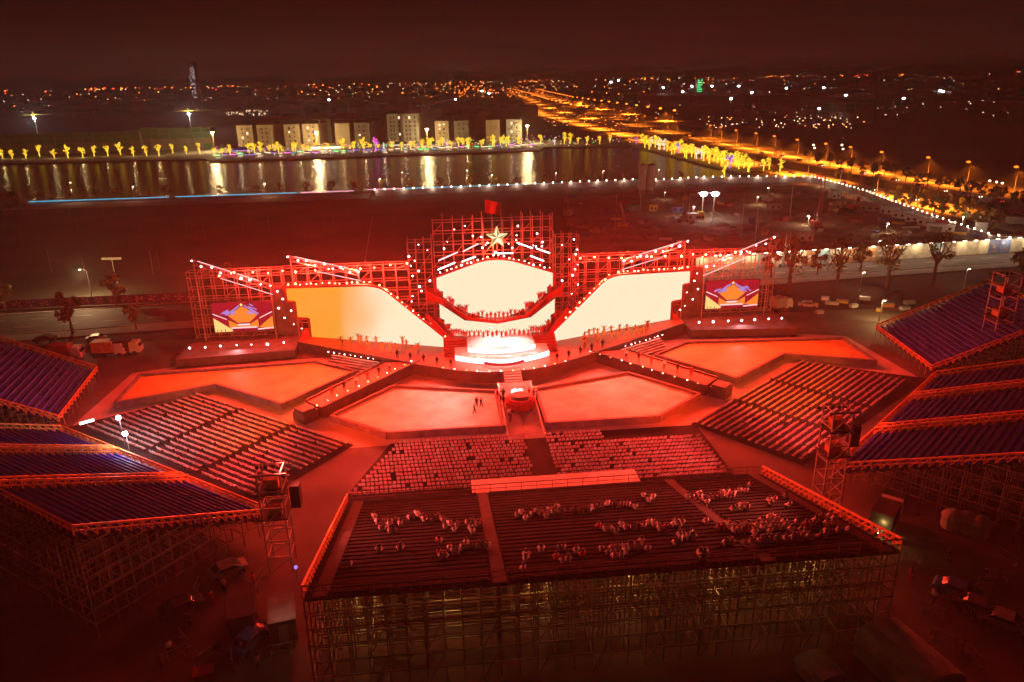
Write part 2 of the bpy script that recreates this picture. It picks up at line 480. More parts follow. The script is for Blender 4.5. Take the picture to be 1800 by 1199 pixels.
# ---- main stage
SX = -1.0
def S(x, y, z=0): return V(x + SX, y, z)
def sthing(name, label, cat, x=0, y=0, z=0, rz=0.0, group=None): return thing(name, label, cat, S(x, y, z), VA + rz, group)
t = sthing('main_stage', 'wide curved red stage deck below the large screens', 'stage')
ARC = [(-39, 18), (-32, 13.3), (-25.5, 9), (-20, 5.4), (-15, 2.2), (-9, -1.4), (-4.5, -3.0), (0, -3.5)]
ARC = ARC + [(-x, y) for x, y in reversed(ARC[:-1])]
b = MB(); b.prism(ARC + [(39, 27), (-39, 27)], 0, 2.0, 0, top=1); ob('deck', b.mesh('deck', ['stage_black', 'deck_red']), t)
k = MB()
for i in range(len(ARC) - 1): k.bar((*ARC[i], 2.06), (*ARC[i + 1], 2.06), .3, 0, .2)
ob('front_edge', k.mesh('front_edge', 'stage_black'), t)
for s in (-1, 1):
    b = MB(); b.prism([(39 * s, 14.5), (60.5 * s, 12.5), (60.5 * s, 27), (39 * s, 27)], 0, 1.7, 0, top=1)
    ob('side_deck', b.mesh('side_deck', ['stage_black', 'side_wall']), t)
    # bench steps from the deck to the outer floor
    k = MB(); p0, p1 = Vector((22.5 * s, 5.2, 0)), Vector((31.5 * s, 10.4, 0)); d = (p1 - p0).normalized(); o = Vector((d.y * s, -d.x * s, 0))
    for i in range(5):
        a, c = p0 + o * (i * .45), p1 + o * (i * .45)
        k.bar(a + Vector((0, 0, (1.8 - i * .34) / 2)), c + Vector((0, 0, (1.8 - i * .34) / 2)), .44, 0, 1.8 - i * .34)
    ob('steps', k.mesh('steps', 'steel'), t)
# curved centre stair with lit risers
def arc(xw, yc, sag, n=12): return [(-xw + 2 * xw * i / n, yc + sag * (1 - (2 * i / n - 1) ** 2) * -1) for i in range(n + 1)]
led = glow('led_white', (1.0, 0.93, 0.88), 2.6, True)
ledr = glow('led_red', (0.75, 0.03, 0.03), 0.8)
stairs = [(8.6, 3.6, 3.2, 2.0, 3.0), (6.2, 4.9, 1.6, 3.0, 3.9), (9.5, 8.2, 2.2, 3.0, 4.2)]
for (xw, yc, sag, z0, z1) in stairs[:2]:
    A = arc(xw, yc, sag)
    b = MB(); b.prism(A + [(xw, 11.5), (-xw, 11.5)], z0, z1); ob('stair_step', b.mesh('stair_step', 'white_paint'), t)
    k = MB()
    for i in range(len(A) - 1):
        (x0, y0), (x1, y1) = A[i], A[i + 1]
        k.add([(x0, y0 - .04, z0 + .05), (x1, y1 - .04, z0 + .05), (x1, y1 - .04, z1 - .05), (x0, y0 - .04, z1 - .05)], [(0, 1, 2, 3)])
    ob('lit_riser', k.mesh('lit_riser', 'led_white'), t)
k = MB(); A = arc(3.6, 2.0, 1.45, 8)
for i in range(8):
    (x0, y0), (x1, y1) = A[i], A[i + 1]
    k.add([(x0, y0 - 1.75, 2.25), (x1, y1 - 1.75, 2.25), (x1, y1 - 1.75, 2.8), (x0, y0 - 1.75, 2.8)], [(0, 1, 2, 3)])
ob('red_riser_band', k.mesh('red_riser_band', 'led_red'), t)
for s in (-1, 1):
    k = MB()
    for i in range(6):
        x0, x1 = sorted((6.4 * s, 10.6 * s)); k.box(x0, x1, 5.6 + i * .75, 11.4, 2.0 + i * .33, 2.33 + i * .33)
    ob('stair_flight', k.mesh('stair_flight', 'red_paint'), t)

# ---- the stepped balconies between the centre screens
t = sthing('stage_balcony', 'red V shaped balcony with a crowd between the two centre screens', 'balcony', 0, 0)
UPB = [(-13.5, 17.2, 11.0), (-10.5, 15.6, 9.6), (-8.2, 14.4, 7.9), (-5.6, 13.2, 6.4), (0, 12.6, 5.5)]
UPB = UPB + [(-x, y, z) for x, y, z in reversed(UPB[:-1])]
for i in range(len(UPB) - 1):
    p, q = Vector(UPB[i]), Vector(UPB[i + 1]); zz = (p.z + q.z) / 2
    k = MB(); k.prism([(p.x, p.y), (q.x, q.y), (q.x, q.y + 3.2), (p.x, p.y + 3.2)], zz - .9, zz, 0); ob('tier', k.mesh('tier', 'red_paint'), t)
    k = MB(); k.bar(p + Vector((0, -.1, .2)), q + Vector((0, -.1, .2)), .25, 0, .9); ob('parapet', k.mesh('parapet', 'cloth_red'), t)
k = MB(); k.bar((-8.3, 14.1, 6.6), (-1, 12.3, 4.9), .18); ob('light_line', k.mesh('light_line', 'tube_pink'), t)
t = sthing('stage_balcony', 'lower red balcony with performers just above the white lit steps', 'balcony')
LOW = [(-12.4, 12.75, 7.2), (-11.0, 11.8, 5.6), (-9.2, 10.4, 4.4), (-6, 9.4, 3.9), (0, 9.0, 3.9)]
LOW = LOW + [(-x, y, z) for x, y, z in reversed(LOW[:-1])]
for i in range(len(LOW) - 1):
    p, q = Vector(LOW[i]), Vector(LOW[i + 1]); zz = (p.z + q.z) / 2 - .5
    k = MB(); k.prism([(p.x, p.y), (q.x, q.y), (q.x, q.y + 2.3), (p.x, p.y + 2.3)], 2, zz, 0); ob('tier', k.mesh('tier', 'red_paint'), t)
for s in (-1, 1):
    k = MB(); k.bar((13.6 * s, 11.6, 8.4), (8.4 * s, 9.6, 2.6), .4, 0, .8); ob('parapet', k.mesh('parapet', 'cloth_red'), t)

# ---- screens
def screen_mat(name, c0, c1, x0, x1, strength, yv=0.0):
    m = glow(name, c1, strength, True); n, l = m.node_tree.nodes, m.node_tree.links
    em = [q for q in n if q.type == 'EMISSION'][0]
    tc = n.new('ShaderNodeTexCoord'); sp = n.new('ShaderNodeSeparateXYZ'); mr = n.new('ShaderNodeMapRange'); nz = n.new('ShaderNodeTexNoise')
    nz.inputs['Scale'].default_value = 0.09; nz.inputs['Detail'].default_value = 1
    ad = n.new('ShaderNodeMath'); ad.operation = 'MULTIPLY_ADD'; ad.inputs[1].default_value = 0.7; ad.inputs[2].default_value = -0.35
    sm = n.new('ShaderNodeMath'); sm.operation = 'ADD'
    mr.inputs[1].default_value, mr.inputs[2].default_value = x0, x1
    rp = n.new('ShaderNodeValToRGB'); rp.color_ramp.elements[0].color = (*c0, 1); rp.color_ramp.elements[1].color = (*c1, 1)
    rp.color_ramp.interpolation = 'EASE'
    l.new(tc.outputs['Object'], sp.inputs[0]); l.new(sp.outputs['X'], mr.inputs[0]); l.new(tc.outputs['Object'], nz.inputs['Vector']); l.new(nz.outputs[0], ad.inputs[0])
    l.new(mr.outputs[0], sm.inputs[0]); l.new(ad.outputs[0], sm.inputs[1]); l.new(sm.outputs[0], rp.inputs[0]); l.new(rp.outputs[0], em.inputs[0])
    return m
CREAM = (0.95, 0.88, 0.60)
screen_mat('screen_left', (0.90, 0.36, 0.035), CREAM, -31, -21, 1.0)
glow('screen_cream', CREAM, 1.0, True)
def screen(label, pts, off, m, trim):
    t = sthing('led_screen', label, 'screen', group='stage screens')
    b = MB(); b.wallpoly(pts, off); b2 = MB()
    n = Vector(off).normalized()
    b2.add([Vector(p) - n * 0.03 for p in pts], [tuple(range(len(pts)))])
    ob('casing', b.mesh('casing', 'stage_black'), t)
    ob('display', b2.mesh('display', m), t)
    for i in range(len(pts)):
        p, q = Vector(pts[i]), Vector(pts[(i + 1) % len(pts)])
        if (q - p).length > 0.6 and max(p.z, q.z) > trim:
            k = MB(); k.bar(p, q, .55, 0, .32); ob('border', k.mesh('border', 'red_paint'), t)
    return t
UPS = [(-11.6, 14.2), (-3.2, 16.95), (-1.4, 17.3), (0.2, 17.35), (1.8, 17.25), (3.6, 16.9), (11.6, 14.2), (11.6, 11.4), (10.2, 11.4), (10.2, 10.1), (8.2, 8.4), (5.8, 6.9), (2.4, 5.7), (0, 5.5), (-2.4, 5.7), (-5.8, 6.9), (-8.2, 8.4), (-10.2, 10.1), (-10.2, 11.4), (-11.6, 11.4)]
screen('tall cream screen in the centre under the golden star', [(x, 17, z) for x, z in UPS], (0, .5, 0), 'screen_cream', 12)
LWS = [(-11.0, 10.2), (-6.4, 6.7), (0, 5.7), (6.4, 6.7), (11.0, 10.2), (11.0, 7.4), (10.2, 7.0), (10.2, 5.4), (9.0, 4.6), (7.4, 2.6), (-7.4, 2.6), (-9.0, 4.6), (-10.2, 5.4), (-10.2, 7.0), (-11.0, 7.4)]
screen('low cream V shaped screen beneath the centre balcony', [(x, 12.4, z) for x, z in LWS], (0, .3, 0), 'screen_cream', 99)
WD = Vector((28.4, 10.7, 0)).normalized()
def wing(s, lab, m):
    P = [(7.8, 2.0), (20.6, 12.3), (21.6, 12.9), (22.8, 13.25), (24.6, 13.4), (41.2, 12.0), (41.2, 9.2), (39.5, 9.2), (39.5, 5.9), (37.0, 5.9), (37.0, 2.05)]
    pts = [(x * s, 10 + (x - 7.8) * 10.7 / 28.4, z) for x, z in P]
    if s > 0: pts = pts[::-1]
    return screen(lab, pts, (-WD.y * s * .5, WD.x * .5, 0), m, 2.5)
wing(-1, 'left wing screen shading from amber to cream', 'screen_left')
wing(1, 'right wing screen, cream all over', 'screen_cream')

# ---- side screens that relay a picture of the stage
glow('pic_red', (0.33, 0.006, 0.02), 1.0, True); glow('pic_orange', (0.95, 0.26, 0.03), 1.0); glow('pic_cream', (1.0, 0.72, 0.22), 1.0)
glow('pic_violet', (0.35, 0.26, 0.72), 1.0); glow('pic_white', (1.0, 0.75, 0.75), 1.0); glow('pic_gold', (1.0, 0.8, 0.3), 1.2); glow('pic_dark', (0.10, 0.004, 0.01), 1.0)
def relay(s):
    t = sthing('relay_screen', ('left' if s < 0 else 'right') + ' side screen relaying a small picture of the stage', 'screen', 49.8 * s + (0 if s < 0 else .4), 22, 3.6, 0, 'side screens')
    W2, H2 = 5.7, 5.9
    k = MB(); k.box(-W2 - .15, W2 + .15, .02, .5, -.15, H2 + .15); ob('casing', k.mesh('casing', 'stage_black'), t)
    def flat(nm, polys, m, lift):
        q = MB()
        for P in polys: q.add([(x * W2, -lift, z * H2) for x, z in P], [tuple(range(len(P)))])
        return ob(nm, q.mesh(nm, m), t)
    flat('display', [[(-1, 0), (1, 0), (1, 1), (-1, 1)]], 'pic_red', 0.0)
    flat('picture_screen', [[(-.5, .55), (-.06, .84), (.06, .84), (.5, .55), (.2, .3), (-.2, .3)], [(1, .03), (1, .5), (.5, .12)], [(-.5, .4), (-.2, .24), (.2, .24), (.5, .4), (.5, .12), (-.5, .12)]], 'pic_orange', .03)
    flat('picture_wing', [[(-1, 0), (-.4, 0), (-.4, .06), (-1, .5)]], 'pic_cream', .05)
    br = [[(sg * .52, .56), (sg * .08, .86), (sg * .08, .92), (sg * .56, .60)] for sg in (-1, 1)]
    for i in range(9):
        for sg in (-1, 1):
            x, z = uni(.14, .62), uni(.62, .92)
            if z > 1.02 - .6 * x + .06: z = 1.0 - .6 * x
            br.append([(sg * x, z), (sg * (x + .13), z - .07), (sg * (x + .14), z - .03), (sg * (x + .01), z + .04)])
    flat('picture_lights', br, 'pic_violet', .07)
    wh = [[(sg * 1.0, .62), (sg * .55, .42), (sg * .55, .45), (sg * 1.0, .66)] for sg in (-1, 1)]
    wh += [[(-.45, .1), (.45, .1), (.42, .15), (-.42, .15)], [(-.2, .2), (.2, .2), (.2, .26), (-.2, .26)], [(.45, .02), (1, .06), (1, .1), (.45, .07)]]
    flat('picture_steps', wh, 'pic_white', .09)
    flat('picture_star', [[(0.07 * math.cos(math.radians(90 + 36 * i)) * (1 if i % 2 == 0 else .42), .92 + 0.075 * math.sin(math.radians(90 + 36 * i)) * (1 if i % 2 == 0 else .42)) for i in range(10)]], 'pic_gold', .11)
    dk = [[(x, .02), (x + .025, .02), (x + .025, .09), (x, .09)] for x in (-.92, -.8, -.66, -.2, -.05, .1, .22)]
    flat('picture_people', dk, 'pic_dark', .13)
relay(-1); relay(1)

# ---- scaffolds round the stage
POSTM = {}
def upost(h, w, m):
    k = (round(h, 2), w, m)
    if k not in POSTM:
        b = MB(); b.box(-w / 2, w / 2, -w / 2, w / 2, 0, h); POSTM[k] = b.mesh('post', m)
    return POSTM[k]
def scaffold(root, xs, ys, zs, w, m, brace=2, topjit=0):
    """posts, ledgers and braces of a scaffold bay by bay, each a piece of its own"""
    for y in ys:
        for x in xs:
            ob('post', upost(zs[-1] - zs[0] + (uni(0, topjit) if topjit else 0), w, m), root, (x, y, zs[0]))
        for z in zs[1:]:
            b = MB(); b.bar((xs[0], y - w * .9, z), (xs[-1], y - w * .9, z), w * .85); ob('ledger', b.mesh('ledger', m), root)
    if len(ys) > 1:
        b = MB()
        for x in xs[::1]:
            for z in zs[1:]: b.bar((x, ys[0], z), (x, ys[-1], z), w * .7)
        stuff(ob('cross_tubes', b.mesh('cross_tubes', m), root))
    for i in range(0, len(xs) - 1):
        for j in range(len(zs) - 1):
            if (i + j) % brace == 0:
                b = MB(); b.bar((xs[i], ys[0] - w * 1.9, zs[j]), (xs[i + 1], ys[0] - w * 1.9, zs[j + 1]), w * .6); ob('brace', b.mesh('brace', m), root)
def span(a, c, n): return [a + (c - a) * i / n for i in range(n + 1)]
mat('truss_steel', (0.55, 0.42, 0.40), 0.5, 0.2, 0.25, 1.0)
t = sthing('scaffold_tower', 'tall wide scaffold behind the golden star', 'scaffold', 0, 19.5)
scaffold(t, span(-11.6, 11.6, 12), (0, 3), [0] + span(5, 24.3, 9), .16, 'truss_steel', 3, 1.4)
for s in (-1, 1):
    t = sthing('scaffold_tower', 'narrow scaffold tower on the %s of the centre screen' % ('left' if s < 0 else 'right'), 'scaffold', 14.3 * s, 18)
    scaffold(t, span(-2.3, 2.3, 3), (0, 2.6), [0] + span(3, 21, 9), .16, 'truss_steel', 2, 1.0)
    t = sthing('scaffold_tower', 'long scaffold carrying the %s wing screen' % ('left' if s < 0 else 'right'), 'scaffold', 29.5 * s, 24.6)
    scaffold(t, span(-12.5, 12.5, 10), (0, 2), [0, 2, 4, 6, 8, 10, 12, 14.2, 15.4], .12, 'truss_steel', 4)
    t = sthing('scaffold_tower', 'scaffold behind the %s side screen' % ('left' if s < 0 else 'right'), 'scaffold', 51 * s, 24.2)
    scaffold(t, span(-9.0, 9.0, 8), (0, 2), [0, 2, 4, 6, 8, 10, 12, 14.2, 15.4], .12, 'truss_steel', 4)
    k = MB(); k.box(39.4 * s if s > 0 else -44, 44 if s > 0 else 39.4 * s, 23.2, 23.4, 1.9, 12.4)
    sc_ = sthing('stage_backing', 'dark backing panel between the %s wing screen and its side screen' % ('left' if s < 0 else 'right'), 'panel')
    ob('panel', k.mesh('panel', 'side_wall'), sc_)
    # slanting light trusses
    for (x0, z0, x1, z1, nm) in ((57.6, 18.5, 43.6, 13.0, 'outer'), (39.4, 18.5, 26.4, 15.0, 'inner')):
        t = sthing('light_truss', '%s slanting truss lined with lamps above the %s wing' % (nm, 'left' if s < 0 else 'right'), 'truss', 0, 21.6)
        P, Q = Vector((x0 * s, 0, z0)), Vector((x1 * s, 0, z1)); n = 12
        for dz, dy in ((0, 0), (-1.0, 0), (-.5, 1.0)):
            k = MB(); k.bar(P + Vector((0, dy, dz)), Q + Vector((0, dy, dz)), .14); ob('chord', k.mesh('chord', 'truss_steel'), t)
        k = MB()
        for i in range(n):
            a, c = P.lerp(Q, i / n), P.lerp(Q, (i + 1) / n)
            k.bar(a, c + Vector((0, 0, -1)), .07); k.bar(a, c + Vector((0, 1, -.5)), .07)
        stuff(ob('lacing', k.mesh('lacing', 'truss_steel'), t))
        for f0, f1, dz in ((.08, .85, .15), (.35, 1.02, -1.9)):
            k = MB(); k.bar(P.lerp(Q, f0) + Vector((0, -.3, dz)), P.lerp(Q, f1) + Vector((0, -.3, dz)), .08); ob('light_tube', k.mesh('light_tube', 'tube_pink'), t)
        for i in (0, 1):
            k = MB(); pp = P.lerp(Q, i * .98); k.bar((pp.x, .6, pp.z), (pp.x, .6, 0.4), .2); ob('mast', k.mesh('mast', 'truss_steel'), t)
# light bars over the centre screen
BARS = ((-11, 15.6, -7.6, 16.9, 'tube_white'), (-6.3, 17.0, -3.6, 17.9, 'tube_white'), (0.6, 18.35, 3.6, 18.3, 'tube_white'), (4.4, 20.3, 7.4, 19.1, 'tube_white'), (8.2, 19.0, 10.8, 18.0, 'tube_white'), (7.0, 17.6, 9.6, 16.5, 'tube_white'), (-10.8, 17.4, -7, 18.9, 'tube_pink'), (-6, 19.0, -3, 20.4, 'tube_pink'))
for (x0, z0, x1, z1, m) in BARS:
    o = sthing('light_bar', ordn(1 + [q[0] for q in sorted(BARS)].index(x0)) + ' glowing light bar from the left above the arched centre screen', 'light bar', (x0 + x1) / 2, 17.2, (z0 + z1) / 2, 0, 'light bars over the centre screen')
    dx, dz = (x1 - x0) / 2, (z1 - z0) / 2
    k = MB(); k.bar((-dx, 0, -dz), (dx, 0, dz), .2); ob('glowing_tube', k.mesh('glowing_tube', m), o)
    k = MB(); k.bar((-dx, .2, -dz), (dx, .2, dz), .22); ob('housing', k.mesh('housing', 'black'), o)
# ---- star
t = sthing('star', 'large golden five pointed star above the centre screen', 'star', 0.6, 17.6, 21.4)
ro, ri = 2.15, .85
pts = [(math.cos(math.radians(90 + 36 * i)) * (ro if i % 2 == 0 else ri), math.sin(math.radians(90 + 36 * i)) * (ro if i % 2 == 0 else ri)) for i in range(10)]
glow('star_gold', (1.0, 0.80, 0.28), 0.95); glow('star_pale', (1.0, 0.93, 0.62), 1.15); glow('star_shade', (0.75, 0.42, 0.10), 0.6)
for i in range(10):
    (x0, z0), (x1, z1) = pts[i], pts[(i + 1) % 10]
    k = MB(); k.add([(x0, 0, z0), (x1, 0, z1), (0, -.75, 0), (0, .3, 0)], [(0, 1, 2), (1, 0, 3)])
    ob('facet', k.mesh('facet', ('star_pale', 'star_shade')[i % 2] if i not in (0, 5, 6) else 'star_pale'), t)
for i in range(10):
    (x0, z0), (x1, z1) = pts[i], pts[(i + 1) % 10]
    k = MB(); k.bar((x0, -.05, z0), (x1, -.05, z1), .14); ob('edge_light', k.mesh('edge_light', 'star_gold'), t)
k = MB(); k.bar((0, .2, -1), (0, .2, -6), .25); ob('stand', k.mesh('stand', 'black'), t)
# flag behind the star
t = sthing('flag', 'red flag streaming above the golden star', 'flag', 1.6, 19.2, 22.5)
k = MB(); k.tube((0, 0, 0), (0, 0, 5.4), .07); ob('pole', k.mesh('pole', 'steel'), t)
k = MB(); n = 10
vs = []
for j in range(5):
    for i in range(n + 1):
        u, w = i / n, j / 4
        vs.append((-u * 3.0, .35 * math.sin(u * 7 + w), 2.6 + w * 2.5 + u * 1.3 - .5 * u * u))
k.add(vs, [(j * (n + 1) + i, j * (n + 1) + i + 1, (j + 1) * (n + 1) + i + 1, (j + 1) * (n + 1) + i) for j in range(4) for i in range(n)])
ob('cloth', k.mesh('cloth', 'cloth_red'), t)

# ---- stage lamps: housing on a yoke, bright lens, glowing disc imitating its halo
def lamp_meshes(m, r):
    b = MB(); b.tube((0, -.28, 0), (0, .32, 0), r * 1.15, r * .8, 8); b.bar((0, .0, r * 1.1), (0, .0, r * 1.1 + .22), .1); h = b.mesh('housing', 'black')
    b = MB(); b.tube((0, -.36, 0), (0, -.29, 0), r * .72, r, 8); lens = b.mesh('lens', m)
    b = MB(); b.tube((0, -.27, 0), (0, -.24, 0), r * (3.0 if r == .24 else 2.2), r * (3.1 if r == .24 else 2.3), 14); return h, lens, b.mesh('halo_disc', 'halo_red' if m == 'lens_red' else 'halo_white')
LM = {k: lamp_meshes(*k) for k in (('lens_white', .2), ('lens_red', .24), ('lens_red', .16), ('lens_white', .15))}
NLAMP = {}
def stage_lamp(x, y, z, k, label, grp, rz=0.0, frame=sthing):
    NLAMP[label] = NLAMP.get(label, 0) + 1; label = ordn(NLAMP[label]) + ' ' + label
    t = frame('stage_lamp', label, 'stage lamp', x + uni(-.2, .2), y, z + uni(-.12, .12) * (0 if 'footlight' in label else 1), rz, grp)
    q = uni(.42, .95) * (.6 if 'footlight' in label else 1)
    for n_, m_ in zip(('housing', 'lens', 'halo_disc'), LM[k]): ob(n_, m_, t, s=q)
    return t
RW, RR, RS, RWS = ('lens_white', .2), ('lens_red', .24), ('lens_red', .16), ('lens_white', .15)
for s, sd in ((-1, 'left'), (1, 'right')):
    for i in range(13):                               # red row behind the wing
        x = 17.5 + i * 2.9; z = 15.7 + .5 * (x < 21) + uni(-.25, .25)
        stage_lamp(x * s + uni(-.5, .5), 20.6, z, RR, 'red glowing lamp from the centre in the row above the %s wing screen' % sd, 'red lamps above the %s wing' % sd)
    for i in range(15):                               # rim of the wing screen
        x = 24 + i * 1.15
        stage_lamp(x * s, 10 + (x - 7.8) * .377 - .3, 14.05 - (x - 24.6) * .08, RS, 'small orange lamp along the top rim of the %s wing screen' % sd, 'rim lamps of the %s wing' % sd)
    for i in range(14):                               # down the slope
        f = i / 13; x = 9 + f * 13
        stage_lamp(x * s, 10 + (x - 7.8) * .377 - .5, 3.6 + f * 10.2, RS, 'small orange lamp on the sloping edge of the %s wing screen' % sd, 'slope lamps of the %s wing' % sd)
    for i in range(9):
        f = i / 8; stage_lamp((57.6 - 14 * f) * s, 21.0, 18.5 - 5.5 * f - .5 * (i % 2), RW, 'white lamp on the outer slanting truss above the %s side screen' % sd, 'white lamps of the outer %s truss' % sd)
    for i in range(9):
        f = i / 8; stage_lamp((39.4 - 13 * f) * s, 21.0, 18.5 - 3.5 * f - .5 * (i % 2), RW, 'white lamp on the inner slanting truss above the %s wing screen' % sd, 'white lamps of the inner %s truss' % sd)
    for i in range(7):
        stage_lamp((41.5 + i * 2.9) * s, 16.5, 2.6, RW, 'white lamp in the row under the %s side screen' % sd, 'white lamps under the %s side screen' % sd)
    for (x, z) in ((42.6, 11.2), (40.6, 11.0), (42.0, 9.6), (40.6, 7.2), (43, 7.8), (41.8, 5.6), (40.4, 4.2), (38.4, 4.2)):
        stage_lamp(x * s, 22.9 if x > 39 else 20.4, z, RWS, 'white lamp on the dark backing beside the stepped end of the %s wing screen' % sd, 'lamps by the stepped end of the %s wing' % sd)
    for i in range(12):
        f = i / 11; stage_lamp((12.4 + uni(0, 4)) * s, 17.4, 9.5 + f * 11, RWS, 'small white lamp on the %s narrow scaffold tower' % sd, 'lamps on the %s narrow tower' % sd)
    for i in range(9):
        f = i / 8; stage_lamp((23.5 + 8.5 * f) * s, 5.6 + 5.0 * f, 2.4, RWS, 'white footlight on top of the bench steps at the %s of the stage' % sd, 'footlights on the %s bench steps' % sd)
    for i in range(11):
        f = i / 10; stage_lamp((16.4 + 14.4 * f) * s, 3.8 - 17.4 * f, 2.3, RS if i % 3 else RWS, 'small footlight on the inner edge of the %s catwalk' % sd, 'footlights of the %s catwalk' % sd, 0)
for i in range(22):
    x = -10.4 + i; z = 14.9 + (11.6 - abs(x)) * .3
    stage_lamp(x, 16.5, z, RS if i % 2 else RWS, 'small lamp along the arched top edge of the centre screen', 'lamps on the arch of the centre screen')
for i in range(20):
    stage_lamp(uni(-11, 11), 19.0, uni(18.8, 23.6), RWS, 'small white lamp hung in the tall scaffold behind the star', 'lamps in the tall scaffold')
stage_lamp(0.3, 16.8, 18.6, RW, 'bright lamp right beneath the golden star', 'lamps on the arch of the centre screen')
for i in range(12):
    x = -11 + i * 2; stage_lamp(x, -3.6 + x * x * .0255, 2.35, RWS if i % 2 else RS, 'small footlight along the front edge of the main stage', 'footlights of the main stage')

# ================================================================== seating
def rail_mesh(p, q, h=1.1, step=1.1, w=.13, zig=True, m='orange_paint'):
    p, q = Vector(p), Vector(q); n = max(2, int((q - p).length / step)); b = MB(); up = Vector((0, 0, h))
    b.bar(p + up, q + up, w * 1.5); b.bar(p + up * .5, q + up * .5, w)
    for i in range(n + 1):
        a = p.lerp(q, i / n); b.bar(a, a + up, w)
        if zig and i < n: b.bar(a, p.lerp(q, (i + 1) / n) + up, w * .8)
    return b.mesh('guard_rail', m)

STANDS = {}
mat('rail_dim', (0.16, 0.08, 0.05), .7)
def stand(key, label, A, B, depth, zf, zb, rows, aisles, seat_m, back_rail=True, pitch=2.0):
    A, B = Vector((*A, 0)), Vector((*B, 0)); L = (B - A).length; e_ = (B - A) / L; rz = math.atan2(e_.y, e_.x)
    t = vthing('grandstand', label, 'grandstand', A.x, A.y, 0, rz, 'grandstands round the show floors')
    STANDS[key] = (A, e_, L, depth, zf, zb, rows)
    dy, dz = depth / rows, (zb - zf) / rows
    secs = []; x = 0.1
    for a in sorted(aisles): secs.append((x, a - .75)); x = a + .75
    secs.append((x, L - .1))
    secs = [q for q in secs if q[1] - q[0] > .5]
    for i in range(rows):
        z = zf + i * dz; y = -i * dy
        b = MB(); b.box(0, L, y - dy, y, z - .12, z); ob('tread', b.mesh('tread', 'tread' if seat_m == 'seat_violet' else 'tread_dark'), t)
        b = MB()
        for (x0, x1) in secs:
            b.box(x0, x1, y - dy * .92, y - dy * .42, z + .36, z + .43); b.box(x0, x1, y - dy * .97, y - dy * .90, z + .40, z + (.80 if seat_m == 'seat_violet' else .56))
            m = max(1, int((x1 - x0) / 1.6))
            for j in range(m + 1):
                xx = x0 + .05 + (x1 - x0 - .1) * j / m; b.box(xx - .04, xx + .04, y - dy * .8, y - dy * .6, z, z + .37, 1)
        ob('seat_row', b.mesh('seat_row', [seat_m, 'chair_frame']), t)
    for a in aisles:
        b = MB()
        for i in range(rows * 2):
            z = zf + i * dz / 2; y = -i * dy / 2; b.box(a - .6, a + .6, y - dy / 2, y, z - .1 + .02, z + .1)
        ob('stair', b.mesh('stair', 'tread'), t)
        if seat_m == 'seat_violet':
            for o in (-.68, .68): ob('guard_rail', rail_mesh((a + o, 0, zf + .1), (a + o, -depth, zb + .1)), t)
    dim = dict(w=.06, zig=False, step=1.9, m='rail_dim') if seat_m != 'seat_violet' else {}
    ob('guard_rail', rail_mesh((0, -depth, zb), (L, -depth, zb), **dim), t)
    ob('guard_rail', rail_mesh((.02, 0, zf), (.02, -depth, zb)), t)
    ob('guard_rail', rail_mesh((L - .02, 0, zf), (L - .02, -depth, zb)), t)
    ob('guard_rail', rail_mesh((0, .12, zf), (L, .12, zf), **(dim or dict(h=.95, step=1.6))), t)
    # scaffold below
    nx, ny = max(2, int(L / pitch)), max(2, int(depth / pitch)); w = .10
    zat = lambda y: zf + (-y) / depth * (zb - zf) - .35
    inner = MB()
    for j in range(ny + 1):
        y = -depth * j / ny
        for i in range(nx + 1):
            x = L * i / nx; h = zat(y)
            if h < .5: continue
            if j == ny or i in (0, nx):
                ob('post', upost(h, w, 'dull_steel'), t, (x, y, 0))
            else: inner.box(x - w / 2, x + w / 2, y - w / 2, y + w / 2, 0, h)
        for k in range(1, int(zat(y) / 1.7) + 1):
            if j == ny:
                b = MB(); b.bar((0, y - w, k * 1.7), (L, y - w, k * 1.7), .1); ob('ledger', b.mesh('ledger', 'dull_steel'), t)
            else: inner.bar((0, y, k * 1.7), (L, y, k * 1.7), .09)
    for i in range(nx + 1):
        for k in range(1, int((zb - .4) / 1.7) + 1):
            ys_ = -(k * 1.7 - zf) / (zb - zf) * depth
            x = L * i / nx
            if ys_ > 0: ys_ = 0
            if i in (0, nx):
                b = MB(); o = -w if i == 0 else w; b.bar((x + o, ys_, k * 1.7), (x + o, -depth, k * 1.7), .1); ob('ledger', b.mesh('ledger', 'dull_steel'), t)
            elif i % 2: inner.bar((x, ys_, k * 1.7), (x, -depth, k * 1.7), .09)
    for i in range(0, nx):
        if i % 3 == 0:
            for k in range(0, int((zb - 1.5) / 3.4)):
                b = MB(); b.bar((L * i / nx, -depth - .25, k * 3.4), (L * (i + 1) / nx, -depth - .25, k * 3.4 + 3.4), .08); ob('brace', b.mesh('brace', 'dull_steel'), t)
    stuff(ob('inner_scaffold', inner.mesh('inner_scaffold', 'dull_steel'), t))
    return t

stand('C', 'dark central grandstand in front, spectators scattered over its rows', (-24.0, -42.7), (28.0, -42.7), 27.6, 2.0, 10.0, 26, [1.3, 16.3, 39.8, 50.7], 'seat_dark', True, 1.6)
stand('RL', 'violet seated grandstand behind the right chair block, two orange railed stairs', (38.0, -42.4), (70.3, -15.0), 24, 1.5, 12.0, 25, [14.5, 29.5], 'seat_violet')
stand('LL', 'violet seated grandstand at the lower left, two orange railed stairs', (-68.7, -16.5), (-32.7, -43.9), 21.5, 1.5, 11.5, 24, [14, 29], 'seat_violet')
stand('RU', 'violet seated grandstand at the upper right beside the road', (71.6, -12.2), (74.6, 9.8), 20, 1.5, 10.5, 22, [], 'seat_violet')
stand('LU', 'violet seated grandstand at the upper left below the parked cars', (-74, 8.8), (-71, -12.6), 18, 1.5, 10.5, 20, [], 'seat_violet')

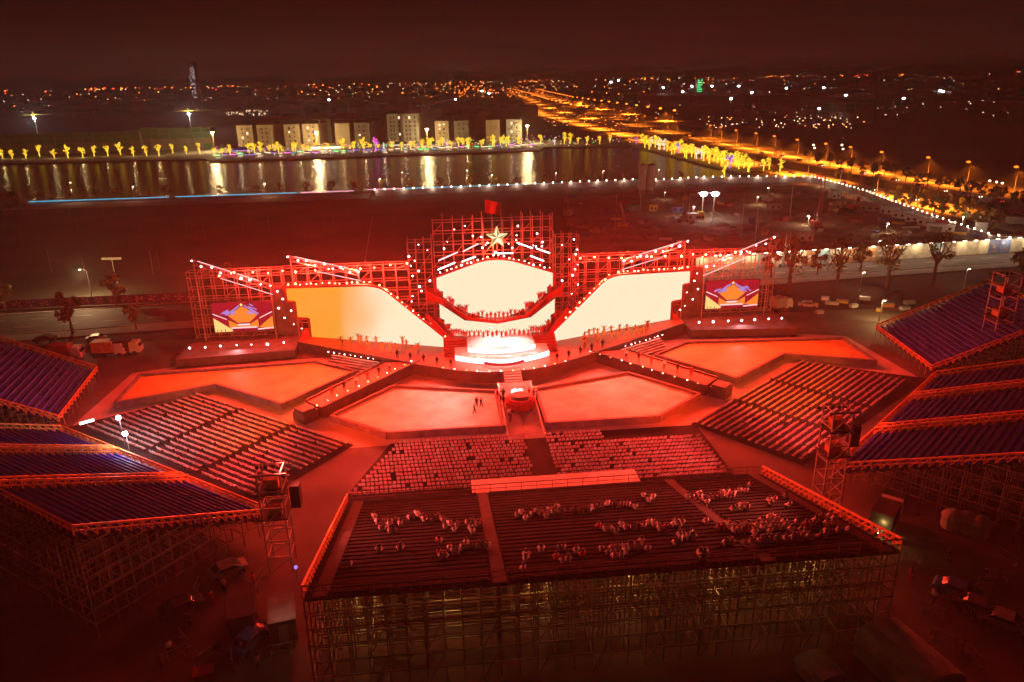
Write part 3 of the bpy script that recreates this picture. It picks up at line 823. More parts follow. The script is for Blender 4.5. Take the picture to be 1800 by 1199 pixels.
# ---- camera platform in front of the central stand
t = vthing('camera_platform', 'long flat orange lit platform before the central grandstand', 'platform', 1.7, -40.9)
k = MB(); k.box(-10.6, 10.6, -1.6, 1.6, 1.75, 1.95); ob('top', k.mesh('top', 'floor_white'), t)
k = MB(); k.box(-10.4, 10.4, -1.4, 1.4, 1.0, 1.74); ob('skirt', k.mesh('skirt', 'side_wall'), t)
for i in range(9):
    for y in (-1.3, 1.3): ob('leg', upost(1.0, .14, 'steel'), t, (-10 + i * 2.5, y, 0))

# ---- plastic chairs
def chair_mb():
    b = MB()
    b.box(-.21, .21, -.20, .22, .42, .46); b.add([(-.21, -.20, .44), (.21, -.20, .44), (.20, -.30, .88), (-.20, -.30, .88), (-.21, -.16, .44), (.21, -.16, .44), (.20, -.26, .88), (-.20, -.26, .88)], [(0, 1, 2, 3), (7, 6, 5, 4), (3, 2, 6, 7), (0, 3, 7, 4), (1, 5, 6, 2)])
    for x in (-.19, .19):
        b.bar((x, .19, 0), (x, .17, .42), .04, 1); b.bar((x, -.21, 0), (x, -.18, .42), .04, 1)
    return b
CH = chair_mb(); chair_me = CH.mesh('chair', ['chair_shell', 'chair_frame']); chair_me2 = CH.mesh('chair', ['chair_pale', 'chair_frame'])
chairs = []
ROWS = {}
def block(x0f, x1f, y0, y1, pitch, org=(0, 0), rz=0.0, dxs=.56, where=''):
    """rows with the front at local y0 running back to y1"""
    ROWS.setdefault(where, []); y = y0; r_ = 0; c, s = math.cos(rz), math.sin(rz)
    while y > y1:
        a, z = x0f(y), x1f(y); n = int((z - a) / dxs)
        for i in range(n):
            if rnd() < .04: continue
            x = a + (i + .5) * dxs + uni(-.05, .05); yy = y + uni(-.06, .06)
            chairs.append((org[0] + c * x - s * yy, org[1] + s * x + c * yy, rz + uni(-.12, .12), where, len(ROWS[where]) + 1, i + 1))
        ROWS[where].append(y); y -= pitch; r_ += 1
block(lambda y: -18.8 + (y + 24.6) * .42, lambda y: -.3, -24.6, -38.8, 1.04, where='the left centre block')
block(lambda y: 2.6, lambda y: 11.5, -24.9, -28.0, 1.04, where='the right centre block')
block(lambda y: 2.6, lambda y: 25.2, -28.4, -38.8, 1.04, where='the right centre block')
eR = math.atan2(21, 26.5)
for k in range(3):
    u0, u1 = (0.2, 12.2, 24.2)[k], (11.2, 23.2, 35.5)[k]
    sh = (lambda y, u=u0, k=k: u - (0 if k else .12 * y * 0)), (lambda y, u=u1, k=k: u + (0 if k < 2 else -y * .22))
    block(sh[0], sh[1], -.5, -17.0, 1.1, (25.4, -23.6), eR, where='the right chair block, section %d' % (k + 1))
eL = -eR
for k in range(3):
    u0, u1 = (-35.5, -23.2, -11.2)[k], (-24.2, -12.2, -.2)[k]
    sh = (lambda y, u=u0, k=k: u + (y * .22 if k == 0 else 0)), (lambda y, u=u1: u)
    block(sh[0], sh[1], -.5, -17.0, 1.1, (-25.4, -23.6), eL, where='the left chair block, section %d' % (k + 1))
def seen(P, mx=15):
    d = P - CAM; w = d.dot(FW)
    if w < 1: return False
    return -mx < 900 + FPX * d.dot(RT) / w < 1800 + mx and -mx < 599.5 - FPX * d.dot(UP) / w < 1199 + mx
cw = [(V(x, y), a, 'chair in %s, %s row, %s seat from the left' % (wh, ordn(ri), ordn(si))) for x, y, a, wh, ri, si in chairs]
cw.sort(key=lambda q: (0 if seen(q[0]) else 1, (q[0] - CAM).length))
for P, a, wh in cw[:300]:
    tag(ob('chair', chair_me2 if rnd() < .3 else chair_me, None, P, VA + a), wh, 'chair', 'plastic chairs in rows')
tv = np.array(CH.v); tf = CH.f
av, af, am = [], [], []
for P, a, wh in cw[300:]:
    c, s = math.cos(VA + a), math.sin(VA + a); k = len(av)
    av += [(P.x + c * x - s * y, P.y + s * x + c * y, z) for x, y, z in CH.v]
    af += [tuple(i + k for i in q) for q in tf]; am += CH.m if rnd() < .68 else [2 if q == 0 else q for q in CH.m]
me = bpy.data.meshes.new('chair_rows'); me.from_pydata(av, [], af)
for m in ('chair_shell', 'chair_frame', 'chair_pale'): me.materials.append(MATS[m])
me.polygons.foreach_set('material_index', am); me.update()
o = tag(ob('chair_rows', me), 'thousands of pale plastic chairs in rows round the show floors', 'chairs'); stuff(o)

# ---- lighting and sound towers among the stands
def tower(label, x, y, h, w=2.4, box=True):
    t = vthing('lighting_tower', label, 'tower', x, y)
    scaffold(t, [-w / 2, w / 2], (-w / 2, w / 2), span(0, h, int(h / 2)), .16, 'truss_steel', 1)
    for z in (h * .55, h * .8):
        k = MB(); k.box(-w / 2 - .3, w / 2 + .3, -w / 2 - .3, w / 2 + .3, z, z + .12); ob('platform', k.mesh('platform', 'tread'), t)
        k = MB(); k.box(-w * .3, w * .3, -w * .2, w * .3, z + .12, z + 1.3); ob('equipment', k.mesh('equipment', 'orange_paint'), t)
    k = MB(); k.bar((-w * .8, -w / 2 - .2, h), (w * .8, -w / 2 - .2, h), .2); ob('lamp_bar', k.mesh('lamp_bar', 'steel'), t)
    for i in range(5):
        k = MB(); k.tube((-w * .7 + i * w * .35, w / 2 + .1, h - .5), (-w * .7 + i * w * .35, w / 2 + .6, h - .6), .22, .26, 8); sp_ = ob('spotlight', k.mesh('spotlight', 'black'), t); k = MB(); k.tube((-w * .7 + i * w * .35, w / 2 + .61, h - .6), (-w * .7 + i * w * .35, w / 2 + .64, h - .605), .2, .2, 8); ob('lens', k.mesh('lens', 'lens_red'), sp_)
    if box:
        k = MB(); k.box(w * .75, w * .75 + 1.0, -.6, .6, h * .62, h * .62 + 2.6); ob('loudspeaker', k.mesh('loudspeaker', 'black'), t)
    return t
tower('red lit scaffold tower between the central and right grandstands', 34.2, -47.5, 13)
tower('red lit scaffold tower between the left and central grandstands', -30.2, -51.5, 12)
tower('thin scaffold tower standing in front of the upper right grandstand', 85.5, -8.0, 17, 3.0, False)
for i, (px, py) in enumerate(((209, 733), (221, 761))):
    P = G(px, py, 4.5); t = thing('flood_lamp', ('far' if i == 0 else 'near') + ' one of two white flood lamps over the left chair block', 'flood lamp', (P.x, P.y, 0))
    k = MB(); k.tube((0, 0, 0), (0, 0, 4.3), .06); ob('mast', k.mesh('mast', 'steel'), t)
    k = MB(); k.box(-.35, .35, -.12, .12, 4.25, 4.75); ob('housing', k.mesh('housing', 'black'), t)
    k = MB(); k.ball((0, -.2, 4.5), .38, 0, 8, 4, .8); ob('lens', k.mesh('lens', 'bulb_cool'), t)
k = MB(); P = G(140, 745, 2.2); Q = G(165, 738, 2.2)
t = thing('strip_light', 'short white light strip on the rail by the left chair block', 'light strip', P); k.bar((0, 0, 0), Q - P, .3); ob('strip', k.mesh('strip', 'tube_white'), t)
# things on the ground round the towers
for i, (px, py) in enumerate(((1672, 926), (1695, 931), (1718, 938))):
    t = thing('round_tent', '%s of three pale round tents behind the right grandstand' % ('left', 'middle', 'right')[i], 'tent', G(px, py)); k = MB(); n = 12
    k.tube((0, 0, 0), (0, 0, 1.5), 1.15, 1.15, n); ob('wall', k.mesh('wall', 'tarp'), t); k = MB(); k.tube((0, 0, 1.5), (0, 0, 2.1), 1.3, .8, n); k.tube((0, 0, 2.1), (0, 0, 2.4), .8, .15, n); ob('roof', k.mesh('roof', 'tarp'), t)
for i in range(22):                                   # crowd barriers by the stands
    px, py = (300 + i * 17 + uni(-8, 8), uni(1010, 1190)) if i < 12 else (1600 + (i - 12) * 19, uni(985, 1180)); t = thing('barrier', '%s steel crowd barrier from the left on the ground by the stands' % ordn(i + 1), 'barrier', G(px, py), uni(0, 3))
    for z in (.25, 1.05): k = MB(); k.bar((-1.1, 0, z), (1.1, 0, z), .06); ob('rail', k.mesh('rail', 'steel'), t)
    for j in range(7): ob('bar', upost(.8, .035, 'steel'), t, (-1.05 + .35 * j, 0, .25))
    for x in (-.9, .9): k = MB(); k.bar((x, -.3, .05), (x, .3, .05), .07); ob('foot', k.mesh('foot', 'steel'), t)
for (px, py, w_, d_, h_, m, lab) in ((1590, 1185, 5, 7, 3.0, 'tarp', 'big pale tarpaulin tent at the bottom edge'), (500, 1105, 2.4, 4, 2.4, 'side_wall', 'dark cabin beside the central grandstand scaffold'), (360, 1194, 1.6, 1.2, .9, 'red_paint', 'red crate at the bottom edge'), (430, 1090, 2.4, 5, 2.3, 'cloth_dark', 'dark covered stack at the lower left'), (1440, 1190, 3, 3, 1.5, 'tarp', 'low grey crate near the tarpaulin tent')):
    P = G(px, py)
    t = thing('tent' if 'tent' in lab else 'cabin' if 'cabin' in lab else 'crate', lab, 'tent' if 'tent' in lab else 'cabin' if 'cabin' in lab else 'crate', P, .3)
    k = MB()
    if 'tent' in lab:
        k.box(-w_ / 2, w_ / 2, -d_ / 2, d_ / 2, 0, h_ * .6); ob('wall', k.mesh('wall', m), t)
        k = MB(); n = 8; pr = [(-w_ / 2 * 1.06 * math.cos(math.pi * i / n), h_ * .6 + h_ * .45 * math.sin(math.pi * i / n)) for i in range(n + 1)]
        k.wallpoly([(x, -d_ / 2 - .1, z) for x, z in pr], (0, d_ + .2, 0)); ob('roof', k.mesh('roof', m), t)
    else:
        k.box(-w_ / 2, w_ / 2, -d_ / 2, d_ / 2, .1, h_); ob('body', k.mesh('body', m), t)
        k = MB(); k.box(-w_ / 2 - .08, w_ / 2 + .08, -d_ / 2 - .08, d_ / 2 + .08, h_, h_ + .12); ob('lid', k.mesh('lid', m), t)
        if 'cabin' in lab:
            k = MB(); k.box(-.45, .45, -d_ / 2 - .04, -d_ / 2 - .01, .15, 2.1); ob('door', k.mesh('door', 'grey_wall'), t)

# ================================================================== people
def body(name, J, E, top, bottom, seat=False):
    """a figure grown over a jointed skeleton as one surface"""
    me = bpy.data.meshes.new('figure'); names = list(J)
    me.from_pydata([J[k][0] for k in names], [(names.index(a), names.index(c)) for a, c in E], [])
    o = bpy.data.objects.new('figure', me); col.objects.link(o)
    md = o.modifiers.new('skin', 'SKIN'); md.use_smooth_shade = True
    for i, k in enumerate(names):
        s = me.skin_vertices[0].data[i]; s.radius = J[k][1] if isinstance(J[k][1], tuple) else (J[k][1],) * 2; s.use_root = (k == 'pelvis')
    ev = o.evaluated_get(bpy.context.evaluated_depsgraph_get())
    out = bpy.data.meshes.new_from_object(ev); out.name = name
    bpy.data.objects.remove(o)
    out.materials.clear()
    for m in (top, bottom, 'skin', 'hair'): out.materials.append(MATS[m])
    hz = Vector(J['head'][0]); nk = Vector(J['neck'][0]); hands = [Vector(J[k][0]) for k in ('handL', 'handR')]; pz = J['pelvis'][0][2]
    for p in out.polygons:
        c = p.center
        if c.z > nk.z - .02 and (c - hz).length < .3: p.material_index = 3 if (c.z > hz.z + .04 or c.y < hz.y - .03) else 2
        elif min((c - h).length for h in hands) < .13: p.material_index = 2
        elif c.z < pz + .02: p.material_index = 1
        else: p.material_index = 0
    return out
EDG = [('pelvis', 'waist'), ('waist', 'chest'), ('chest', 'neck'), ('neck', 'head'), ('head', 'crown'), ('chest', 'shL'), ('shL', 'elL'), ('elL', 'handL'), ('chest', 'shR'), ('shR', 'elR'), ('elR', 'handR'), ('pelvis', 'hipL'), ('hipL', 'knL'), ('knL', 'anL'), ('anL', 'toL'), ('pelvis', 'hipR'), ('hipR', 'knR'), ('knR', 'anR'), ('anR', 'toR')]
def pose(kind):
    J = {'pelvis': ((0, 0, .95), (.16, .12)), 'waist': ((0, 0, 1.12), (.15, .11)), 'chest': ((0, 0, 1.36), (.18, .12)), 'neck': ((0, 0, 1.50), .06), 'head': ((0, .02, 1.61), .10), 'crown': ((0, .01, 1.72), .085)}
    for s, q in ((-1, 'L'), (1, 'R')):
        J['sh' + q] = ((.2 * s, 0, 1.42), .065); J['el' + q] = ((.26 * s, -.02, 1.14), .05); J['hand' + q] = ((.25 * s, .08, .88), .04)
        J['hip' + q] = ((.1 * s, 0, .9), .095); J['kn' + q] = ((.11 * s, .03, .5), .065); J['an' + q] = ((.12 * s, 0, .09), .045); J['to' + q] = ((.13 * s, .17, .045), .04)
    if kind == 'sit':
        for k in ('pelvis', 'waist', 'chest', 'neck', 'head', 'crown', 'shL', 'shR'): J[k] = ((J[k][0][0], J[k][0][1] - .05, J[k][0][2] - .40), J[k][1])
        for s, q in ((-1, 'L'), (1, 'R')):
            J['el' + q] = ((.27 * s, .06, .76), .05); J['hand' + q] = ((.12 * s, .34, .66), .04)
            J['hip' + q] = ((.1 * s, 0, .53), .09); J['kn' + q] = ((.12 * s, .44, .50), .065); J['an' + q] = ((.12 * s, .46, .09), .045); J['to' + q] = ((.13 * s, .62, .045), .04)
    if kind == 'arms':
        for s, q in ((-1, 'L'), (1, 'R')): J['el' + q] = ((.42 * s, .02, 1.60), .05); J['hand' + q] = ((.36 * s, .06, 1.88), .04)
    if kind == 'dance':
        J['elL'] = ((-.46, 0, 1.40), .05); J['handL'] = ((-.68, .1, 1.58), .04); J['elR'] = ((.42, .05, 1.22), .05); J['handR'] = ((.6, .2, 1.05), .04)
        J['knL'] = ((-.24, .14, .52), .065); J['anL'] = ((-.34, .0, .10), .045); J['toL'] = ((-.42, .14, .045), .04)
    if kind == 'walk':
        J['knL'] = ((-.1, .18, .52), .065); J['anL'] = ((-.1, .26, .09), .045); J['toL'] = ((-.1, .43, .05), .04)
        J['knR'] = ((.1, -.02, .49), .065); J['anR'] = ((.1, -.28, .12), .045); J['toR'] = ((.1, -.14, .045), .04)
        J['handL'] = ((-.25, -.14, .9), .04); J['handR'] = ((.25, .2, .92), .04)
    return J
PM = {}
for kind, tops in (('sit', (('cloth_pale', 'cloth_dark'), ('cloth_red', 'cloth_dark'), ('cloth_yellow', 'cloth_dark'), ('cloth_grey', 'cloth_dark'))), ('stand', (('cloth_pale', 'cloth_dark'), ('cloth_dark', 'cloth_dark'), ('cloth_red', 'cloth_red'))), ('arms', (('cloth_red', 'cloth_red'), ('cloth_yellow', 'cloth_yellow'))), ('dance', (('cloth_yellow', 'cloth_yellow'), ('cloth_red', 'cloth_yellow'))), ('walk', (('cloth_dark', 'cloth_dark'), ('cloth_pale', 'cloth_dark')))):
    PM[kind] = [body('person', pose(kind), EDG, a, c) for a, c in tops]
def person(P, kind, k, rz, label, grp=None, s=1.0):
    return tag(ob('person', PM[kind][k % len(PM[kind])], None, P, rz, s * uni(.95, 1.05)), label, 'person', grp)

# spectators on the dark central stand (runs of people along its rows)
A_, e_, L_, D_, zf_, zb_, rows_ = STANDS['C']
def on_stand(px, py):
    z = 6.0
    for _ in range(14):
        P = G(px, py, z + .5); x, y = vloc(P); z = zf_ + (A_.y - y) / D_ * (zb_ - zf_)
    r = int((A_.y - y) / (D_ / rows_)); r = max(0, min(rows_ - 1, r))
    return x, A_.y - (r + .62) * D_ / rows_, zf_ + r * (zb_ - zf_) / rows_
runs = []
for x0, y0, x1, y1, n in ((520, 275, 620, 270, 7), (550, 300, 600, 315, 5), (665, 260, 735, 260, 6), (770, 260, 860, 295, 7), (900, 290, 955, 280, 5), (925, 325, 930, 325, 1), (530, 385, 545, 390, 2), (620, 375, 635, 378, 2), (780, 360, 790, 365, 2), (790, 415, 890, 385, 8), (905, 385, 985, 375, 6), (415, 450, 420, 450, 1), (1115, 255, 1140, 255, 3), (1180, 245, 1260, 240, 6), (1275, 225, 1300, 250, 4), (1340, 235, 1355, 235, 2), (1385, 235, 1475, 210, 8), (1520, 200, 1600, 210, 4), (1140, 390, 1155, 390, 2), (1210, 380, 1220, 380, 2), (1290, 390, 1310, 390, 2), (1470, 300, 1700, 285, 13), (1270, 420, 1380, 410, 5), (1465, 400, 1600, 375, 7), (1130, 450, 1150, 450, 2), (1515, 420, 1570, 420, 3)):
    runs.append((440 + x0 / 2.368, 800 + y0 / 2.368, 440 + x1 / 2.368, 800 + y1 / 2.368, n))
for x0, y0, x1, y1, n in ((75, 230, 130, 245, 3), (280, 230, 330, 225, 3), (345, 250, 470, 240, 10), (430, 215, 565, 205, 6), (480, 290, 555, 280, 6), (640, 270, 670, 265, 3), (720, 235, 725, 236, 1), (730, 290, 731, 290, 1), (210, 360, 250, 375, 4), (220, 430, 300, 420, 5), (360, 370, 365, 372, 1), (430, 380, 560, 375, 9), (600, 345, 690, 345, 8), (480, 395, 580, 390, 7), (590, 385, 700, 370, 9), (560, 435, 575, 435, 2), (600, 430, 700, 420, 8), (720, 370, 760, 400, 5), (780, 362, 930, 345, 12), (750, 420, 820, 415, 5), (840, 410, 910, 405, 6), (440, 440, 470, 440, 3), (20, 470, 100, 460, 4), (920, 380, 990, 380, 4)):
    runs.append((1100 + x0 / 2.571, 780 + y0 / 2.571, 1100 + x1 / 2.571, 780 + y1 / 2.571, n))
spec = []
for (x0, y0, x1, y1, n) in runs:
    for i in range(n):
        f = .5 + ((i + .5) / n - .5) * 1.3 + uni(-.1, .1) / n; x, y, z = on_stand(x0 + (x1 - x0) * f + uni(-2, 2), y0 + (y1 - y0) * f + random.choice((0, 0, 0, -6, 6)))
        spec.append((int(round((z - zf_) / (zb_ - zf_) * rows_)), x, y, z, 0 if rnd() < .8 else 3 if rnd() < .6 else 1))
spec.sort(); nth = {}
for r, x, y, z, kc in spec:
    nth[r] = nth.get(r, 0) + 1
    person(V(x, y, z), 'sit', kc, VA + uni(-.3, .3), 'spectator in %s, %s row of the central stand, %s from the left' % ({0: 'pale clothes', 1: 'red', 3: 'grey'}[kc], ordn(r + 1), ordn(nth[r])), 'spectators on the central grandstand', 1.02)
for i, (px, py) in enumerate(((1232, 985), (1238, 982), (1244, 986), (1228, 978), (1187, 925), (1192, 950), (1215, 946))):
    x, y, z = on_stand(px, py)
    person(V(x, y, z), 'stand', 0, VA + uni(-1, 1), ordn(i + 1) + ' standing spectator by the right hand stair of the central grandstand', 'people standing on the stair', 1.1)
# performers
for s, sd, n in ((-1, 'left', 16), (1, 'right', 22)):
    for i in range(n):
        x = 15 + 16 * (i + rnd()) / n; y = 10 + (x - 7.8) * .377 - uni(1.2, 6.4)
        if y < 3.2 + max(0, x - 14) * .55: y = 4.0 + max(0, x - 14) * .55
        kd = random.choice(('dance', 'arms', 'dance'))
        person(S(x * s, y, 2.0), kd, 0 if kd == 'dance' else 1, VA + math.pi + uni(-.8, .8), '%s yellow dancer from the centre on the %s half of the stage' % (ordn(i + 1), sd), 'yellow dancers on the %s half' % sd, 1.1)
    for i in range(6):
        f = .2 + .13 * i
        person(V((18.5 + 13.5 * f) * s, 3.2 - 14.8 * f, 1.9), 'stand', i, VA + math.pi, '%s performer from the stage in the line on the %s catwalk' % (ordn(i + 1), sd), 'performers on the %s catwalk' % sd, 1.05)
    for i in range(5):
        x = 9.5 + i * 2.4; person(S(x * s, -.2 + (x - 9) * .62, 2.0), 'stand', 1, VA, '%s dark figure from the centre at the front edge of the %s stage half' % (ordn(i + 1), sd), 'figures at the %s stage edge' % sd)
def crowd(label, spots):
    """many small figures that read as one mass"""
    vs, fs, ms = [], [], []
    for P, kind, k, rz in spots:
        me = PM[kind][k]; c, q = math.cos(rz), math.sin(rz); n = len(vs)
        vs += [(P.x + c * v.co.x - q * v.co.y, P.y + q * v.co.x + c * v.co.y, P.z + v.co.z) for v in me.vertices]
        for p in me.polygons: fs.append(tuple(i + n for i in p.vertices)); ms.append(p.material_index)
    me = bpy.data.meshes.new('crowd'); me.from_pydata(vs, [], fs)
    for m in ('cloth_red', 'cloth_red', 'skin', 'hair'): me.materials.append(MATS[m])
    me.polygons.foreach_set('material_index', ms); me.update()
    stuff(tag(ob('crowd', me), label, 'crowd'))
sp = []
for i in range(56):
    f = (i + .5) / 56 * (len(UPB) - 1); j = int(f); p, q = Vector(UPB[j]), Vector(UPB[j + 1]); P = p.lerp(q, f - j); zz = (p.z + q.z) / 2
    sp.append((S(P.x, P.y + uni(.4, 2.4), zz), *random.choice((('stand', 2), ('arms', 0))), VA + math.pi))
crowd('red clad crowd of performers on the upper centre balcony', sp)
sp = []
for i in range(56):
    f = (i + .5) / 56 * (len(LOW) - 1); j = int(f); p, q = Vector(LOW[j]), Vector(LOW[j + 1]); P = p.lerp(q, f - j); zz = (p.z + q.z) / 2 - .5
    sp.append((S(P.x, P.y + uni(.4, 1.8), zz), *random.choice((('stand', 2), ('arms', 0))), VA + math.pi))
crowd('red clad crowd of performers on the lower centre balcony', sp)
for i, (px, py) in enumerate(((300, 1150), (335, 1100), (372, 1062), (395, 1040), (425, 1150), (447, 1030), (455, 1175), (470, 1120), (1600, 1020), (1640, 1060), (1668, 990), (1690, 1150), (1730, 1020))):
    person(G(px, py), random.choice(('walk', 'stand')), i, uni(0, 6), '%s person from the left walking on the dark ground behind the stands' % ordn(i + 1), 'people behind the stands')
for lab, px, py, k in (('left', 838, 715, 1), ('right', 846, 716, 1), ('nearest', 834, 727, 1)):
    person(G(px, py, .9), 'walk' if k else 'stand', 0, uni(0, 6), '%s of three dark figures on the left centre show floor' % lab, 'three people on the show floor')
for i, (px, py) in enumerate(((880, 705), (885, 700), (875, 700), (895, 735), (897, 742), (938, 700), (943, 705), (885, 712), (930, 698))):
    person(V(*vloc(G(px, py, .7)), .75), 'stand', (0, 1, 2)[i % 3], uni(0, 6), ordn(i + 1) + ' attendant standing by the round carriage on the ramp', 'attendants on the ramp')

# ================================================================== trees
REAL = []                                             # lamps that light their surroundings
def crown_mb(h0, h1, r, n, leaf, mats=(0,), seed=1, clumps=9, lean=0.0, wts=None):
    R = random.Random(seed); b = MB(); cl = []
    for i in range(clumps):
        a = R.uniform(0, 6.28); rr = r * math.sqrt(R.uniform(0, 1)) * .8; z = R.uniform(h0, h1)
        k = 1 - abs((z - (h0 + h1) / 2) / ((h1 - h0) / 2)) ** 2 * .5
        cl.append((rr * math.cos(a) * k + lean, rr * math.sin(a) * k, z, R.uniform(.25, .5) * r))
    for i in range(n):
        cx, cy_, cz, cr = R.choice(cl)
        d = Vector((R.gauss(0, 1), R.gauss(0, 1), R.gauss(0, .8))); d = d.normalized() * cr * R.uniform(.35, 1)
        p = Vector((cx, cy_, cz)) + d
        u = Vector((R.gauss(0, 1), R.gauss(0, 1), R.gauss(0, 1))).normalized() * leaf * R.uniform(.6, 1.2)
        w = u.cross(Vector((R.gauss(0, 1), R.gauss(0, 1), R.gauss(0, 1)))).normalized() * leaf * .55
        b.add([p - u, p + w, p + u, p - w], [(0, 1, 2, 3)], R.choice(mats))
    return b
def trunk_mb(h, r, limbs, spread, seed=1, sub=0):
    R = random.Random(seed); b = MB(); p = Vector((0, 0, 0)); q = Vector((R.uniform(-.1, .1), R.uniform(-.1, .1), h * .55))
    b.tube(p, q, r, r * .7, 7)
    for i in range(limbs):
        a = 6.28 * i / limbs + R.uniform(-.4, .4); t = Vector((spread * math.cos(a), spread * math.sin(a), h * R.uniform(.8, 1.05)))
        mid = q.lerp(t, .5) + Vector((0, 0, -.08 * h)); b.tube(q - Vector((0, 0, .1 * h * R.random())), mid, r * .5, r * .3, 5); b.tube(mid, t, r * .3, r * .1, 5)
        for k in range(sub):
            s0 = mid.lerp(t, R.uniform(.0, .8)); a2 = R.uniform(0, 6.28)
            s1 = s0 + Vector((math.cos(a2) * spread * .5, math.sin(a2) * spread * .5, h * R.uniform(.08, .28))); b.tube(s0, s1, r * .16, r * .05, 4)
            for w in range(2):
                e0 = s0.lerp(s1, R.uniform(.4, 1)); b.tube(e0, e0 + Vector((R.uniform(-.5, .5), R.uniform(-.5, .5), R.uniform(.1, .6))) * h * .12, r * .07, r * .03, 3)
    return b
def tree_kind(mats, h, r, n, leaf, seeds, tr, clumps=9, h0=.35):
    out = []
    for s in seeds:
        out.append((trunk_mb(h * .8, tr, 5, r * .5, s).mesh('trunk', 'bark'), crown_mb(h * h0, h, r, n, leaf, tuple(range(len(mats))) if len(mats) < 3 else (0, 0, 1, 2), s, clumps).mesh('crown', list(mats))))
    return out
NTREE = {}
def tree(kind, P, label, grp, s=1.0, name='tree', cat='tree', k=None):
    if grp and k is None: NTREE[label] = NTREE.get(label, 0) + 1; label = ordn(NTREE[label]) + ' from the left, ' + label
    t = thing(name, label, cat, P, uni(0, 6.28), grp)
    tr, cr = random.choice(kind) if k is None else kind[k]
    ob('trunk', tr, t, s=s); ob('crown', cr, t, s=s)
    return t
def fairy(mats, seeds, h=6.5):
    out = []
    for s in seeds:
        t = trunk_mb(h * .85, .32, 4, 1.0, s).mesh('trunk', mats[0])
        out.append((t, crown_mb(h * .42, h, 2.3, 190, .42, (0, 0, 1), s, 8).mesh('crown', list(mats))))
    return out
T_YEL = fairy(('fairy_yellow', 'leaf_yellow'), (1, 2, 3, 4, 5))
T_VIO = fairy(('fairy_violet', 'leaf'), (6,)); T_WHT = fairy(('fairy_white', 'leaf'), (7, 8)); T_MAG = fairy(('fairy_magenta', 'leaf'), (9,), 9)
T_GRN = tree_kind(('leaf', 'leaf_yellow'), 6.5, 2.3, 520, .38, (11, 12, 13), .2)
T_DRK = tree_kind(('leaf',), 7.0, 2.8, 480, .5, (14, 15, 16), .22)
T_BSH = tree_kind(('leaf', 'leaf_yellow'), 4.0, 1.9, 300, .32, (17, 18), .14)

# yellow fairy-light trees along the far bank
xs_ = [-40, 5, 22, 46, 70, 96, 120, 146, 166, 190, 212, 235, 258, 280, 304, 328, 352, 378, 448, 474, 490, 520, 556, 574, 592, 604, 622, 640, 688, 706, 722, 742, 758, 772, 786, 806, 824, 846, 866, 880, 890, 912, 950, 992, 1002, 1016, 1032, 1054, 1072]
xs_ = sorted(xs_ + [390 + i * 17.5 + uni(-6, 6) for i in range(30)])
for i, px in enumerate(xs_):
    yb = (279 - (px / 362) * 9) if px < 362 else (274 - (px - 362) / 590 * 18) if px < 950 else 254 - (px - 950) * .02
    P = G(px, yb + uni(-2.5, 2), .3)
    lab = 'yellow fairy light tree on the far bank before the netted building' if px < 390 else 'yellow fairy light tree on the far bank before the town houses' if px < 930 else 'yellow fairy light tree on far bank right of town houses'
    tree(T_YEL, P, lab, 'yellow lit trees, ' + lab[24:], uni(.75, 1.3), 'fairy_light_tree')
    if px < 390 and i % 2: REAL.append((P + Vector((0, -1.5, 4)), 700, (1, .74, .36)))
tree(T_MAG, G(661, 265, .3), 'tall magenta lit tree among the yellow ones', None, 1.1, 'fairy_light_tree')
for px, py, k in sorted(((581, 271, 1), (676, 266, 1), (784, 260, 0), (975, 255, 1), (1118, 254, 0))):
    tree(T_VIO if k == 0 else T_WHT, G(px, py, .3), 'small %s lit tree in the market on the far bank' % ('violet' if k == 0 else 'white'), 'small lit trees in the market', .8, 'fairy_light_tree')
# lit trees along the right bank
for i in range(34):
    f = i / 33; px = 1128 + f * 190 + uni(-2.5, 2.5); py = 258 + f * 44 + uni(-7, 2)
    q = rnd(); kd, c = (T_YEL, 'yellow') if q < .84 else (T_WHT, 'white') if q < .96 else (T_VIO, 'violet')
    tree(kd, G(px, py, .3), 'tree wrapped in %s fairy lights on the right bank' % c, '%s lit trees on the right bank' % c, uni(.95, 1.3), 'fairy_light_tree')
for px, py in ((1342, 300), (1352, 298), (1371, 302), (1273, 312)):
    tree(T_YEL, G(px, py, .1), 'yellow lit tree standing apart by the motorway end of the bank', 'yellow lit trees by the motorway', .95, 'fairy_light_tree')
tree(T_VIO, G(1282, 296, .2), 'violet blue lit ball tree at the end of the right bank', None, 1.15, 'fairy_light_tree')
# dim trees along the near shore
for i in range(26):
    px = 20 + i * 47 + uni(-10, 10); tree(T_BSH, G(px, 352 - px * .0295 + 3, .05), 'small dim tree along the near shore of the lake', 'small trees on the near shore', uni(.9, 1.35))
# trees along the motorway
for i in range(22):
    f = i / 21; px = 1420 + f * 400; py = 292 + f * 84 + uni(-4, 4); tree(T_DRK, G(px, py - 6, .1), 'dark roadside tree on the far side of the orange motorway', 'dark trees beyond the motorway', uni(.8, 1.1))
for i in range(16):
    f = i / 15; px = 1470 + f * 330; py = 312 + f * 76 + uni(-3, 3); tree(T_DRK, G(px, py, .1), 'dark tree on the strip between the motorway lanes', 'dark trees between the lanes', uni(.4, .6))
for px, py, s in ((1555, 358, .9), (1572, 362, 1), (1583, 364, .8), (1598, 368, 1.1), (1619, 375, 1.25), (1641, 380, 1.3), (1655, 384, 1.3), (1677, 388, .9), (1695, 396, 1), (1720, 408, 1.1), (1745, 414, 1.25)):
    tree(T_GRN, G(px, py, .1), 'leafy green tree lit from the service road behind the bulb fence', 'green trees along the service road', s)
